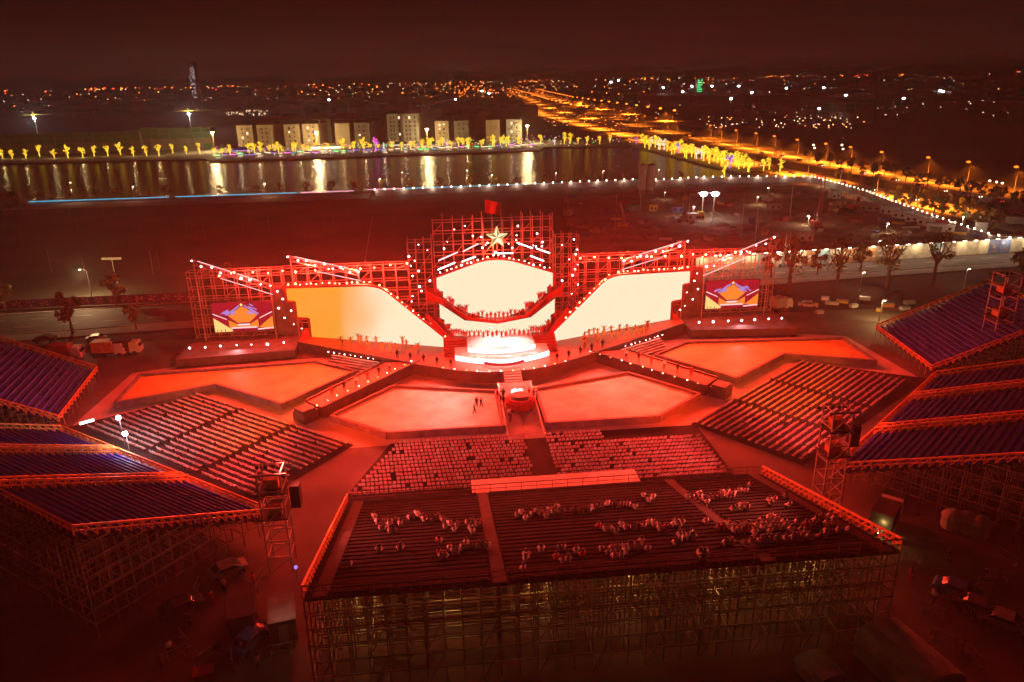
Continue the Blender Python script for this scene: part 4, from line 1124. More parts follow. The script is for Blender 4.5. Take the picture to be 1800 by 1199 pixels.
# big trees by the roads
bare = [(trunk_mb(9.5, .38, 6, 2.3, s, 7).mesh('trunk', 'bark'), crown_mb(4.5, 10.4, 3.0, 420, .30, (0, 1), s, 14).mesh('crown', ['leaf_yellow', 'leaf'])) for s in (31, 32, 33, 34)]
for i, (px, py) in enumerate(((1386, 516), (1469, 514), (1558, 509), (1639, 504))):
    tree(bare, G(px, py), '%s of the sparse pollarded trees before the poster hoarding' % ('first from the stage', 'second from the stage', 'third from the stage', 'fourth from the stage')[i], 'pollarded roadside trees', uni(1.2, 1.32), k=i)
for px, py, s, lab in ((1512, 478, 1.15, 'tree with yellow green leaves close against the poster hoarding'), (1436, 484, 1.0, 'smaller yellowish tree against the hoarding by the side screen'), (1355, 488, 1.1, 'yellow leaved tree right behind the right side screen'), (1790, 503, 1.2, 'dark round tree at the right edge by the road')):
    tree(T_GRN if 'dark' not in lab else T_DRK, G(px, py), lab, None, s)
for px, py, s, lab in ((128, 586, 1.5, 'leafy yellow green tree lit by the street lamp on the left road'), (205, 538, 1.25, 'yellow lit tree beyond the left road near the lamp'), (240, 580, .9, 'small thin tree beside the left road'), (10, 548, 1.1, 'dim tree at the far left edge of the field'), (392, 540, 1.6, 'yellowish tree behind the left side screen'), (12, 385, 1.6, 'dark tree at the left end of the lakeside road'), (34, 378, 1.3, 'second dark tree at the end of the lakeside road')):
    tree(T_GRN if 'dark' not in lab else T_DRK, G(px, py), lab, None, s)

# ================================================================== lamps
LP = {}
def post_lamp(P, h, m, label, grp, rz=0.0, r=.42, arm=1.6, cat='street lamp'):
    if grp: NTREE[label] = NTREE.get(label, 0) + 1; label = ordn(NTREE[label]) + ' ' + label
    k = (h, m, r, arm)
    if k not in LP:
        b = MB(); b.tube((0, 0, 0), (0, 0, h), .16, .09, 6); b.tube((0, 0, h), (arm, 0, h + .35), .07, .05, 5); p = b.mesh('pole', 'steel')
        b = MB(); b.box(arm - .5, arm + .5, -.2, .2, h + .3, h + .5); hd = b.mesh('head', 'steel')
        b = MB(); b.ball((arm, 0, h + .22), r, 0, 8, 3, .5); LP[k] = (p, hd, b.mesh('bulb', m))
    t = thing('street_lamp', label, cat, P, rz, grp); p, hd, bu = LP[k]
    ob('pole', p, t); ob('head', hd, t); ob('bulb', bu, t)
    return t
HL = [(1783, 318, 9), (1700, 308, 9), (1630, 299, 9), (1549, 288, 9), (1495, 278, 9), (1452, 271, 9), (1402, 263, 9), (1362, 256, 9), (1330, 250, 9), (1295, 244, 9), (1268, 238, 9), (1250, 234, 9), (1190, 226, 9), (1174, 223, 9), (1155, 219, 9), (1135, 215, 9), (1120, 212, 9), (1105, 208, 9), (1093, 204, 9), (1081, 201, 9), (1068, 198, 9), (1058, 195.5, 9), (1046, 193, 9), (1030, 189.5, 9), (1012, 186, 9), (1004, 184, 9), (996, 181.5, 9), (988, 179, 9)]
for i, (px, py, h) in enumerate(HL):
    P = G(px, py + .085 * (py - 150)); post_lamp(P, 9.5, 'bulb_sodium', 'orange street lamp from the right on the far side of the motorway', 'street lamps beyond the motorway', math.radians(200), .95)
    if i % 3 < 2 or i < 12: REAL.append((P + Vector((-4, -8, 9.6)), 120000, (1, .20, .012), 'down'))
for i, P in enumerate(resample(HW_B, 27)[2:44]):
    L_, R_ = P, P
    post_lamp(P + Vector((-9, 4, 0)), 10.5, 'bulb_sodium', 'orange street lamp from the right along the near lanes of the motorway', 'street lamps of the near lanes', math.radians(20), .85)
    if i % 3 < 2: REAL.append((P + Vector((-3, 2, 10.0)), 95000, (1, .20, .012), 'down'))
for LN, kn in ((HW_A, 'far lanes'), (HW_C, 'upper branch')):
    for i, P in enumerate(q for q in resample(LN, 62) if (q - CAM).length > (1000 if LN is HW_A else 900)):
        if i > 34: break
        post_lamp(P + Vector((8, 4, 0)), 11.5, 'bulb_sodium_far', 'orange street lamp on the distant %s of the motorway' % kn, 'distant lamps of the ' + kn, 0, 1.8, 2.0)
        if i % 3 == 0: REAL.append((P + Vector((-2, -4, 11)), 330000, (1, .20, .012), 'down'))
for px, py, lab in ((163, 527, 'tall street lamp lit on the left road'), (756, 0, ''), (1505, 482, ''), (1404, 0, '')):
    if lab: 
        P = G(px, py); post_lamp(P, 7.5, 'bulb_warm', lab, None, math.radians(180), .3); REAL.append((P + Vector((-1.6, 0, 6.6)), 12000, (1, .66, .30)))
for px, py, lab in ((1511, 512, 'low white lamp post between the pollarded trees on the right road'), (1694, 506, 'low white lamp post on the right road beside the upper grandstand'), (1540, 452, 'small lamp post inside the building yard'), (1545, 566, 'yellowish lamp post beside the upper right grandstand')):
    P = G(px, py); post_lamp(P, 4.5, 'bulb_warm', lab, None, 0, .26, .5); REAL.append((P + Vector((.5, 0, 4.4)), 500 if px != 1545 else 2600, (1, .74, .42) if px != 1545 else (1, .70, .25)))
for px, py in ((130, 357), (237, 352), (467, 347), (668, 338), (708, 338), (821, 334), (864, 331), (976, 327), (1059, 323), (1156, 321)):
    P = G(px, py); post_lamp(P, 9 if px in (130, 708, 821) else 6, 'bulb_warm', 'warm lamp post from the left on the near shore of the lake', 'lamp posts on the near shore', 0, .3, .4)
    REAL.append((P + Vector((.4, 0, 5.6)), 800, (1, .58, .26)))
# tall flood masts by the lake and beyond
def mast(P, h, m, label, rz=0, r=1.0, cross=0, grp=None):
    t = thing('flood_mast', label, 'flood light', P, rz, grp)
    b = MB(); b.tube((0, 0, 0), (0, 0, h), .35, .2, 6); ob('mast', b.mesh('mast', 'dull_steel'), t)
    b = MB(); b.box(-1.6 * r, 1.6 * r, -.3, .3, h, h + .3); ob('head', b.mesh('head', 'steel'), t)
    b = MB(); b.ball((0, -.6, h - .2), r, 0, 8, 3, .6); ob('bulb', b.mesh('bulb', m), t)
    if cross:
        b = MB(); b.bar((-cross * .25, 0, h + 3), (cross, 0, h + 4.5), .6); ob('jib', b.mesh('jib', 'yellow_paint'), t)
        b = MB(); b.bar((0, 0, h), (0, 0, h + 7), .6); ob('tower_head', b.mesh('tower_head', 'yellow_paint'), t)
for px, yt, yb, lab in ((378, 237, 266, 'round golden flood lamp right of the netted building'), (559, 235, 262, 'round golden flood lamp before the third town house'), (752, 229, 258, 'round golden flood lamp before the middle town houses'), (927, 223, 252, 'round golden flood lamp at the right end of the town houses')):
    P = G(px, yb, .3); h = (yb - yt) / FPX * (P - CAM).length
    mast(P, h, 'bulb_gold', lab, 0, 1.15); REAL.append((P + Vector((0, -1.6, h - 1)), 34000, (1, .70, .30), 1.2))
for px, yt, yb, lab, cr in ((67, 214, 238, 'white flood light on the crane at the left end of the netted building', 60), (337, 205, 232, 'white flood light on the crane above the right end of the netted building', 60)):
    P = G(px, yb, 0); h = (yb - yt) / FPX * (P - CAM).length
    mast(P, h, 'bulb_cool', lab, 0, 1.5, cr); REAL.append((P + Vector((0, -2, h - 1)), 45000, (.85, .93, 1), 1.5))
FM = ((579, 176, 182), (801, 175, 181), (848, 162, 182), (860, 166, 182), (1073, 148, 178), (1086, 145, 176), (1165, 156, 172), (1199, 163, 176), (1215, 154, 170), (1250, 154, 172), (1297, 154, 172), (1320, 165, 180), (1380, 158, 176), (1445, 158, 178), (1484, 171, 190), (1585, 177, 196), (1282, 178, 212), (1437, 194, 214), (1650, 162, 172), (1655, 163, 172))
for px, yt, yb in FM:
    P = G(px, yb); h = (yb - yt) / FPX * (P - CAM).length; d = (P - CAM).length
    mast(P, h, 'bulb_cool', ordn(1 + sorted(FM).index((px, yt, yb))) + ' white flood light from the left over the far building sites', 0, min(5.0, d / 640), 0, 'flood masts of the far building sites')

# ================================================================== far bank: houses, netted blocks, market
def house(P, w, d, h, label, m, rz=0.0, win=True, floors=5, cols=2, grp=None):
    t = thing('town_house', label, 'house', P, rz, grp)
    b = MB(); b.box(-w / 2, w / 2, 0, d, 0, h); ob('wall', b.mesh('wall', m), t)
    b = MB(); b.prism([(-w / 2 - .3, -.3), (w / 2 + .3, -.3), (w / 2 + .3, d + .3), (-w / 2 - .3, d + .3)], h, h + .5); b.add([(-w / 2, 0, h + .5), (w / 2, 0, h + .5), (w / 2, d, h + .5), (-w / 2, d, h + .5), (-w / 2, d * .5, h + 2.2), (w / 2, d * .5, h + 2.2)], [(0, 1, 5, 4), (2, 3, 4, 5), (0, 4, 3), (1, 2, 5)])
    ob('roof', b.mesh('roof', 'roof_dark'), t)
    b = MB(); b.box(-w / 2 - .12, w / 2 + .12, -.25, -.02, h * .44, h * .46); ob('string_course', b.mesh('string_course', m), t)
    if win:
        for f in range(floors):
            for c in range(cols):
                x = -w / 2 + w * (c + .5 + (.18 if c == 0 else -.18)) / cols; z = h * (.08 + .9 * f / floors)
                b = MB(); b.box(x - .65, x + .65, -.05, .1, z, z + 1.7); wd = ob('window', b.mesh('window', 'window_dark' if rnd() < .86 else 'stall_warm'), t)
                if (f + c) % 2 and cols == 2: b = MB(); b.box(x - 1.3, x + 1.3, -1.1, -.05, z - .35, z - .21); b.box(x - 1.3, x + 1.3, -1.1, -1.02, z - .2, z + .75); ob('balcony', b.mesh('balcony', m), t)
                b = MB(); b.box(x - .8, x + .8, -.35, -.06, z - .2, z - .05); ob('sill', b.mesh('sill', m), wd)
    return t
HS = [(434, 28, 'leftmost cream town house in the lakeside row', 1), (468, 26, 'second cream town house from the left in the lakeside row', 1), (516, 28, 'third town house from the left, windows on its front', 1), (549, 30, 'fourth town house from the left, behind the golden lamp', 1), (604, 27, 'fifth town house from the left, plain cream gable', 0), (638, 27, 'sixth town house from the left, shaded grey green front', 1), (778, 26, 'town house right of the dark middle blocks', 1), (812, 28, 'second town house right of the dark middle blocks', 1), (867, 27, 'plain cream gabled town house near the right end', 0), (904, 30, 'rightmost town house of the lakeside row', 1)]
for px, wpx, lab, wn_ in HS:
    yb = 266 - (px - 430) * .0235; P = G(px, yb - 3); D = (P - CAM).length; w = wpx / FPX * D * .88
    house(P, w, 34, 18.6, lab, 'cream_wall' if px not in (638, 904, 812) else 'grey_wall', 0.03, bool(wn_), 5, 2)
    for k in range(1, 4):                              # the terrace carries on behind
        q = P + Vector((w * .1 * k, 36 * k + 2, 0)); house(q, w, 30, 19 + uni(-1, 1.5), ordn(k) + ' darker house behind the ' + lab.split(',')[0].replace(' in the lakeside row', '').replace(' of the lakeside row', ''), 'grey_wall', 0.03, False, grp='terrace houses behind the lakeside row')
for px, lab in ((697, 'left of the two tall dark blocks amid the town houses'), (724, 'right of the two tall dark blocks amid the town houses')):
    P = G(px, 257); house(P, 12.6, 60, 25, lab, 'grey_wall', 0.03, True, 7, 3)
for i in range(34):                                   # rows of terraces farther off
    px = 500 + i * 13 + uni(-5, 5); py = uni(192, 214); P = G(px, py); D = (P - CAM).length
    house(P, uni(14, 26), 40, uni(11, 15), ordn(i + 1) + ' dark far terrace from the left beyond the town houses', 'grey_wall', uni(-.1, .1), False, grp='far terraces')
# netted buildings under construction
def netted(x0, y0, x1, y1, h, floors, label, bays, m='net_green'):
    P, Q = G(x0, y0), G(x1, y1); d = Q - P; L = d.length; rz = math.atan2(d.y, d.x)
    t = thing('netted_building', label, 'building', P, rz)
    b = MB(); b.box(0, L, .6, 22, 0, h - .6); ob('shell', b.mesh('shell', 'grey_wall'), t)
    for i in range(bays):
        a, c = L * i / bays, L * (i + 1) / bays - .5; zt = h + uni(-.8, 1.0)
        for f in range(floors):
            if f < floors - 2 and rnd() < .3: continue
            b = MB(); b.box(a, c, -.15 - uni(0, .3), .1, zt * f / floors + .3, zt * (f + 1) / floors - .1)
            ob('net', b.mesh('net', m if f >= floors - 2 or rnd() < .35 else 'grey_wall'), t)
    for f in range(1, floors + 1):
        b = MB(); b.box(0, L, -.9, .3, h * f / floors - .2, h * f / floors + .05); ob('floor_slab', b.mesh('floor_slab', 'concrete'), t)
    for i in range(0, bays + 1):
        b = MB(); b.box(L * i / bays - .3, L * i / bays + .1, -.7, .2, 0, h + 1.2); ob('scaffold_post', b.mesh('scaffold_post', 'dull_steel'), t)
    return t
netted(-120, 277, 250, 266, 15.5, 4, 'long building under green scaffold netting on the far left bank', 22)
netted(252, 265, 374, 261, 17, 4, 'taller end of the green netted building left of the golden lamp', 8)
netted(1128, 184, 1330, 186, 16, 4, 'far netted block beyond the motorway with flood lights on its roof', 14)
netted(1285, 190, 1480, 200, 20, 4, 'grey green netted block beyond the motorway', 14)
netted(1395, 206, 1500, 216, 19, 4, 'nearest grey netted block beyond the motorway', 8)
netted(1475, 196, 1625, 190, 14, 3, 'bright green netted block at the right beyond the motorway', 10)
# market stalls on the promenade
SC = ('fairy_white', 'fairy_violet', 'fairy_magenta', 'stall_warm', 'fairy_green', 'led_cyan')
mat('canvas_red', (0.5, 0.08, 0.06), .8); mat('canvas_blue', (0.1, 0.14, 0.5), .8)
for i in range(46):
    px = 385 + i * 12.2 + uni(-3, 3); py = 280 - (px - 372) * .0335 + uni(-4, -.5); P = G(px, py, .3); w = uni(3, 4.6)
    cn = random.choice(('white_paint', 'canvas_red', 'canvas_blue', 'white_paint')); gl = random.choice(SC)
    t = thing('market_stall', ordn(i + 1) + ' market stall from the left on the far bank, with %s canopy' % {'white_paint': 'a white', 'canvas_red': 'a red', 'canvas_blue': 'a blue'}[cn], 'market stall', P, uni(-.2, .2), 'market stalls on the far bank')
    for x in (-w / 2, w / 2):
        for y in (-1.2, 1.2): ob('post', upost(2.4, .1, 'steel'), t, (x, y, 0))
    b = MB(); b.add([(-w / 2 - .3, -1.5, 2.3), (w / 2 + .3, -1.5, 2.3), (w / 2 + .3, 1.5, 2.3), (-w / 2 - .3, 1.5, 2.3), (0, 0, 3.5)], [(0, 1, 4), (1, 2, 4), (2, 3, 4), (3, 0, 4), (3, 2, 1, 0)]); ob('canopy', b.mesh('canopy', cn), t)
    b = MB(); b.box(-w / 2 + .2, w / 2 - .2, -1.2, -.5, 0, 1.0); ob('counter', b.mesh('counter', 'white_paint'), t)
    b = MB(); b.bar((-w / 2, -1.45, 2.1), (w / 2, -1.45, 2.1), .5); ob('light_string', b.mesh('light_string', gl), t)
    if i % 3 == 0: REAL.append((P + Vector((0, -2, 2.2)), 500, (1, .7, .45)))
b = MB(); ml = ('stall_warm', 'fairy_white', 'fairy_violet', 'fairy_magenta', 'fairy_green', 'led_cyan', 'lens_tail0', 'fairy_yellow')
glow('lens_tail0', (1, .1, .04), 3)
for i in range(620):                                   # festoons and shop lights of the night market
    px = uni(372, 965) if rnd() < .9 else uni(965, 1110); py = 281 - (px - 372) * .0335 - uni(1, 13)
    P = G(px, py, .3); b.ball(P + Vector((0, 0, uni(.6, 5.5))), uni(.16, .42), random.choice((0, 0, 0, 1, 1, 2, 3, 4, 5, 6, 7, 7)), 5, 2)
stuff(tag(ob('market_lights', b.mesh('market_lights', list(ml))), 'mass of coloured festoon lights of the night market on the far bank', 'festoon lights'))
for px, py, w, c, lab in ((428, 272, 7, 'fairy_violet', 'violet and pink lit arch among the stalls'), (575, 267, 11, 'tube_white', 'pale tent canopy glowing before the town houses'), (705, 262, 9, 'fairy_white', 'dark domed stage canopy in the middle of the market')):
    t = thing('pavilion', lab, 'pavilion', G(px, py, .3)); b = MB(); n = 10
    pr = [(-w * math.cos(math.pi * i / n) / 1.0, 3.2 + 2.6 * math.sin(math.pi * i / n)) for i in range(n + 1)]
    b.wallpoly([(x, -2, z) for x, z in pr], (0, 4, 0)); ob('roof', b.mesh('roof', 'white_paint' if 'pale' in lab else 'canvas_blue'), t)
    for x in (-w, w): ob('post', upost(3.3, .3, 'steel'), t, (x, 0, 0))
    b = MB(); b.bar((-w, -2.1, 3.2), (w, -2.1, 3.2), .5); ob('light_string', b.mesh('light_string', c if c != 'tube_white' else 'bulb_warm'), t)

# ================================================================== near shore railings with coloured strips, bulb fences
def shore_rail(a, c, label):
    P, Q = G(*a), G(*c); d = Q - P
    t = thing('railing', label, 'railing', P); b = MB()
    n = int(d.length / 3)
    for i in range(n + 1): b.bar(d * (i / n), d * (i / n) + Vector((0, 0, 1.1)), .1)
    b.bar(Vector((0, 0, 1.1)), d + Vector((0, 0, 1.1)), .1); ob('rail', b.mesh('rail', 'steel'), t)
    return t, d
for a, c, lab, segs in (((52, 358.5), (622, 339), 'railing with a cyan light strip on the left part of the near shore', ((0, .42, 'led_cyan'), (.44, .82, 'led_cyan'), (.83, 1, 'led_pink'))), ((645, 337), (1120, 321), 'railing with a cyan light strip on the right part of the near shore', ((0, .13, 'led_pink'), (.14, .6, 'led_cyan'), (.61, 1, 'led_cyan')))):
    t, d = shore_rail(a, c, lab)
    for f0, f1, m in segs:
        b = MB(); b.bar(d * f0 + Vector((0, -.2, 1.0)), d * f1 + Vector((0, -.2, 1.0)), .32); ob('light_strip', b.mesh('light_strip', m), t)
bulb_b = MB(); bulb_b.ball((0, 0, 0), .30, 0, 6, 3); bulb_me = bulb_b.mesh('bulb', 'bulb_warm')
def bulb_fence(pts, h, label, step, bs=1.0, panel=4.0):
    P0 = pts[0]; t = thing('site_fence', label, 'fence', P0)
    for a, c in zip(pts[:-1], pts[1:]):
        n = max(1, round((c - a).length / panel))
        for i in range(n):
            p, q = a.lerp(c, i / n) - P0, a.lerp(c, (i + .97) / n) - P0
            b = MB(); b.bar(p + Vector((0, 0, h / 2)), q + Vector((0, 0, h / 2)), .08, 0, h); ob('panel', b.mesh('panel', 'fence_sheet'), t)
    for i, p in enumerate(resample(pts, step)):
        ob('bulb', bulb_me, t, p - P0 + Vector((0, -.35, h + .35)), s=bs)
        if i % 3 == 0: REAL.append((p + Vector((0, -1.0, h + .3)), 380, (1, .72, .48)))
        ob('post', upost(h + .3, .12, 'steel'), t, p - P0 + Vector((0, .1, 0)))
    return t
mat('fence_sheet', (0.34, 0.33, 0.34), .6, .1, .2, .5)
bulb_fence([G(660, 345), G(890, 336), G(1124, 326)], 2.8, 'grey site fence with a string of bulbs before the lake', 4.4)
bulb_fence([G(1152, 327), G(1240, 322), G(1340, 321), G(1425, 321)], 2.8, 'grey site fence with a string of bulbs behind the twin flood lights', 4.3)
bulb_fence([G(1425, 321), G(1470, 333), G(1520, 348), G(1560, 364), G(1640, 395), G(1700, 416), G(1735, 428), G(1830, 448)], 2.8, 'site fence with bulbs running along the service road on the right', 3.6, .85)

# poster hoarding along the right road
PC = [('poster_cream', (0.62, 0.55, 0.40)), ('poster_teal', (0.16, 0.30, 0.33)), ('poster_rust', (0.42, 0.20, 0.10)), ('poster_blue', (0.16, 0.22, 0.46)), ('poster_white', (0.66, 0.64, 0.58)), ('poster_brown', (0.30, 0.22, 0.15))]
for n0, c in PC: mat(n0, c, .6, 0, .45, .45)
HA, HB = G(1222, 479), G(1830, 441); d = HB - HA; L = d.length
t = thing('hoarding', 'long lit hoarding of printed panels along the far side of the right road', 'hoarding', HA, math.atan2(d.y, d.x))
n = 30; pw = L / n; h = 4.2
seq = [0, 0, 0, 0, 0, 1, 4, 1, 0, 2, 1, 0, 2, 2, 2, 5, 2, 0, 0, 0, 1, 5, 0, 0, 0, 3, 3, 0, 0, 0]
for i in range(n):
    b = MB(); b.box(i * pw + .04, (i + 1) * pw - .04, -.06, .06, .15, h); p = ob('panel', b.mesh('panel', PC[seq[i]][0]), t)
    R = random.Random(i)
    if seq[i] in (1, 2, 3, 5):                         # printed shapes on the poster
        for k in range(5):
            x, z = i * pw + R.uniform(.3, pw - 1.2), R.uniform(.5, 2.8); q = MB(); a = R.uniform(.5, 1.3); c_ = R.uniform(.3, .9)
            q.add([(x, -.064 - .002 * k, z), (x + a, -.064 - .002 * k, z + .2), (x + a * .8, -.064 - .002 * k, z + c_), (x + .1, -.064 - .002 * k, z + c_ * .8)], [(0, 1, 2, 3)])
            ob('print', q.mesh('print', PC[R.choice((0, 2, 4, 3, 4))][0]), p)
    ob('post', upost(h, .14, 'steel'), t, (i * pw, .2, 0))
b = MB(); b.box(0, L, -.5, .1, h, h + .12); ob('cap', b.mesh('cap', 'grey_wall'), t)
for i in range(30):
    b = MB(); b.box((i + .5) * pw - .5, (i + .5) * pw + .5, -1.0, -.75, h + .2, h + .32); ob('lamp', b.mesh('lamp', 'bulb_warm'), t)
    if i % 2 == 0: REAL.append((HA + d.normalized() * (i + .5) * pw + Vector((.35, -1.9, h + .25)), 600, (1, .76, .45)))
# patterned hoarding on the left road
HA, HB = G(-60, 547), G(345, 529); d = HB - HA; L = d.length
t = thing('hoarding', 'dark hoarding with purple flower prints beyond the left road', 'hoarding', HA, math.atan2(d.y, d.x))
mat('print_purple', (0.10, 0.05, 0.16), .7, 0, .5, .6); mat('print_pink', (0.55, 0.32, 0.38), .7, 0, .3, 1)
n = 34; pw = L / n
for i in range(n):
    b = MB(); b.box(i * pw + .03, (i + 1) * pw - .03, -.05, .05, .1, 2.3); p = ob('panel', b.mesh('panel', 'print_purple'), t)
    if i % 2:
        q = MB(); R = random.Random(i)
        for k in range(5):
            a = k * 1.256 + R.random(); x, z = (i + .5) * pw, 1.25
            q.add([(x, -.06, z), (x + .9 * math.cos(a - .2), -.06, z + .75 * math.sin(a - .2)), (x + 1.1 * math.cos(a), -.06, z + .9 * math.sin(a)), (x + .9 * math.cos(a + .2), -.06, z + .75 * math.sin(a + .2))], [(0, 1, 2, 3)])
        ob('print', q.mesh('print', 'print_pink'), p)

# ================================================================== building yard
def rig(P, h, label, m, rz=0.0, lean=0.0):
    t = thing('piling_rig', label, 'piling rig', P, rz); n = int(h / 2.2); w = .55
    for x in (-w, w):
        b = MB(); b.bar((x, 0, 1), (x + lean * h, 0, h), .16); ob('mast_leg', b.mesh('mast_leg', m), t)
    b = MB()
    for i in range(n):
        z0, z1 = 1 + (h - 1) * i / n, 1 + (h - 1) * (i + 1) / n; b.bar((-w + lean * z0, 0, z0), (w + lean * z1, 0, z1), .08)
    stuff(ob('lacing', b.mesh('lacing', m), t))
    b = MB(); b.box(-1.3, 1.3, .6, 4.6, .9, 2.5); ob('cab', b.mesh('cab', m), t)
    b = MB(); b.box(-.5, .5, -.4, .4, h * .2, h * .2 + 1.6); ob('hammer', b.mesh('hammer', 'black'), t)
    for x in (-1.4, 1.4):
        b = MB(); b.box(x - .35, x + .35, .2, 5, 0, .85); ob('track', b.mesh('track', 'rubber'), t)
    b = MB(); b.bar((0, 3.2, 2.4), (lean * h, 0, h * .62), .14); ob('stay', b.mesh('stay', m), t)
for px, yt, yb, lab, m in ((995, 288, 384, 'slim piling rig standing in the field left of the flood lights', 'dull_steel'), (1202, 325, 392, 'thin dark piling mast left of the twin flood lights', 'dull_steel'), (1355, 262, 358, 'tall piling mast right of the twin flood lights', 'dull_steel'), (1437, 303, 404, 'dark leaning piling rig in the middle of the yard', 'red_paint'), (1506, 282, 372, 'red based piling rig near the white cabins', 'red_paint'), (1380, 410, 470, 'slender mast near the hoarding', 'dull_steel')):
    P = G(px, yb); D = (P - CAM).dot(FW); rig(P, (yb - yt) / FPX * D * 1.02, lab, m, uni(-.6, .6))
# twin silos
for px, lab in ((1128, 'left of the two tall grey cement silos behind the field'), (1143, 'right of the two tall grey cement silos behind the field')):
    P = G(px, 342); t = thing('silo', lab, 'silo', P); b = MB(); b.tube((0, 0, 2.2), (0, 0, 13), 1.7, 1.7, 14); ob('drum', b.mesh('drum', 'white_paint'), t)
    b = MB(); b.tube((0, 0, .7), (0, 0, 2.2), .3, 1.7, 14); ob('hopper', b.mesh('hopper', 'steel'), t)
    for a in range(4): ob('leg', upost(2.6, .2, 'steel'), t, (1.5 * math.cos(a * 1.57 + .78), 1.5 * math.sin(a * 1.57 + .78), 0))
    b = MB(); b.tube((0, 0, 13), (0, 0, 13.6), 1.7, .5, 14); ob('cap', b.mesh('cap', 'steel'), t)
# twin flood lights
for px, lab in ((1233, 'left one of the dazzling twin flood lights in the yard'), (1253, 'right one of the dazzling twin flood lights in the yard')):
    P = G(px, 388); h = 46 / FPX * (P - CAM).dot(FW) * 1.04; mast(P, h, 'bulb_cool', lab, 0, 1.35)
    REAL.append((P + Vector((0, -1.2, h - .2)), 200000, (1, .90, .66), .5))
# cabins, containers, machines
def cabin(P, w, d, h, rz, m, label, grp=None, wins=3):
    t = thing('site_cabin', label, 'cabin', P, rz, grp)
    b = MB(); b.box(-w / 2, w / 2, -d / 2, d / 2, .15, h); ob('wall', b.mesh('wall', m), t)
    b = MB(); b.box(-w / 2 - .15, w / 2 + .15, -d / 2 - .15, d / 2 + .15, h, h + .16); ob('roof', b.mesh('roof', 'white_paint' if m == 'white_paint' else m), t)
    for i in range(wins):
        x = -w / 2 + w * (i + .5) / wins; b = MB(); b.box(x - .4, x + .4, -d / 2 - .04, -d / 2 + .02, 1.0, 1.9); ob('window', b.mesh('window', 'window_dark'), t)
    b = MB(); b.box(w / 2 - .02, w / 2 + .04, -.4, .4, .2, 2.1); ob('door', b.mesh('door', 'grey_wall'), t)
for i, (px, py) in enumerate(((1563, 378), (1586, 385), (1608, 392), (1630, 398))):
    cabin(G(px, py), 6.2, 2.6, 2.7, -.62, 'white_paint', ordn(i + 1) + ' white site cabin from the left in the row below the bulb fence', 'white site cabins in a row')
cabin(G(1652, 408), 8, 2.8, 2.6, -.5, 'white_paint', 'white cabin with a red roofed truck parked beside it'); cabin(G(1722, 412), 3, 3, 4.0, -.4, 'white_paint', 'tall white gate house at the yard entrance', None, 1)
cabin(G(1780, 432), 8, 3, 3, -.35, 'white_paint', 'white cabin near the yard gate at the right edge'); cabin(G(1530, 372), 7, 3, 3.2, -.6, 'grey_wall', 'grey cabin at the head of the white cabin row')
for px, py, w, d_, h, rz, m, lab in ((1112, 372, 4, 2.5, 2.4, .2, 'net_green', 'green container below the cement silos'), (1148, 372, 3.0, 2.4, 2.6, 0, 'yellow_paint', 'yellow machine cabin below the cement silos'), (1191, 374, 4, 2.4, 2.2, 0, 'blue_paint', 'blue container left of the yellow tank'), (1218, 388, 5, 2.5, 2.6, 0, 'white_paint', 'white container under the twin flood lights'), (1231, 388, 2.0, 2.2, 3.2, 0, 'yellow_paint', 'yellow tank under the twin flood lights'), (1360, 370, 5, 2.4, 2.2, .3, 'tarp', 'pale flat shed right of the flood lights'), (1466, 350, 4, 3, 3.6, .2, 'white_paint', 'small white shed by the dark piling rig'), (1472, 362, 6, 2.2, 1.4, .2, 'yellow_paint', 'yellow low loader beside the small white shed'), (1412, 425, 5, 3, 2.6, .1, 'tarp', 'tarpaulin stack in the dark yard'), (1105, 398, 3, 2.4, 1.8, 0, 'blue_paint', 'blue machine base out in the field')):
    cabin(G(px, py), w, d_, h, rz, m, lab, None, 2)
t = thing('crane_boom', 'pale raised boom standing on the blue machine in the field', 'crane', G(1098, 396)); b = MB(); b.bar((0, 0, 1.8), (-1.8, 0, 8), .7); ob('boom', b.mesh('boom', 'tarp'), t); b = MB(); b.box(-1, 1, -1, 1, 0, 1.8); ob('base', b.mesh('base', 'blue_paint'), t)
for i in range(14):
    px, py = 1030 + i * 44 + uni(-12, 12), uni(345, 440); P = G(px, py)
    if not inside((P.x, P.y), YARD): continue
    t = thing('guide_pole', ordn(i + 1) + ' tall thin guide pole from the left in the building yard', 'pole', P); h = uni(7, 15); k = MB(); k.tube((0, 0, 0), (uni(-.3, .3), 0, h), .14, .08, 5); ob('shaft', k.mesh('shaft', 'steel'), t); k = MB(); k.box(-.5, .5, -.5, .5, 0, .5); ob('base', k.mesh('base', 'concrete'), t)
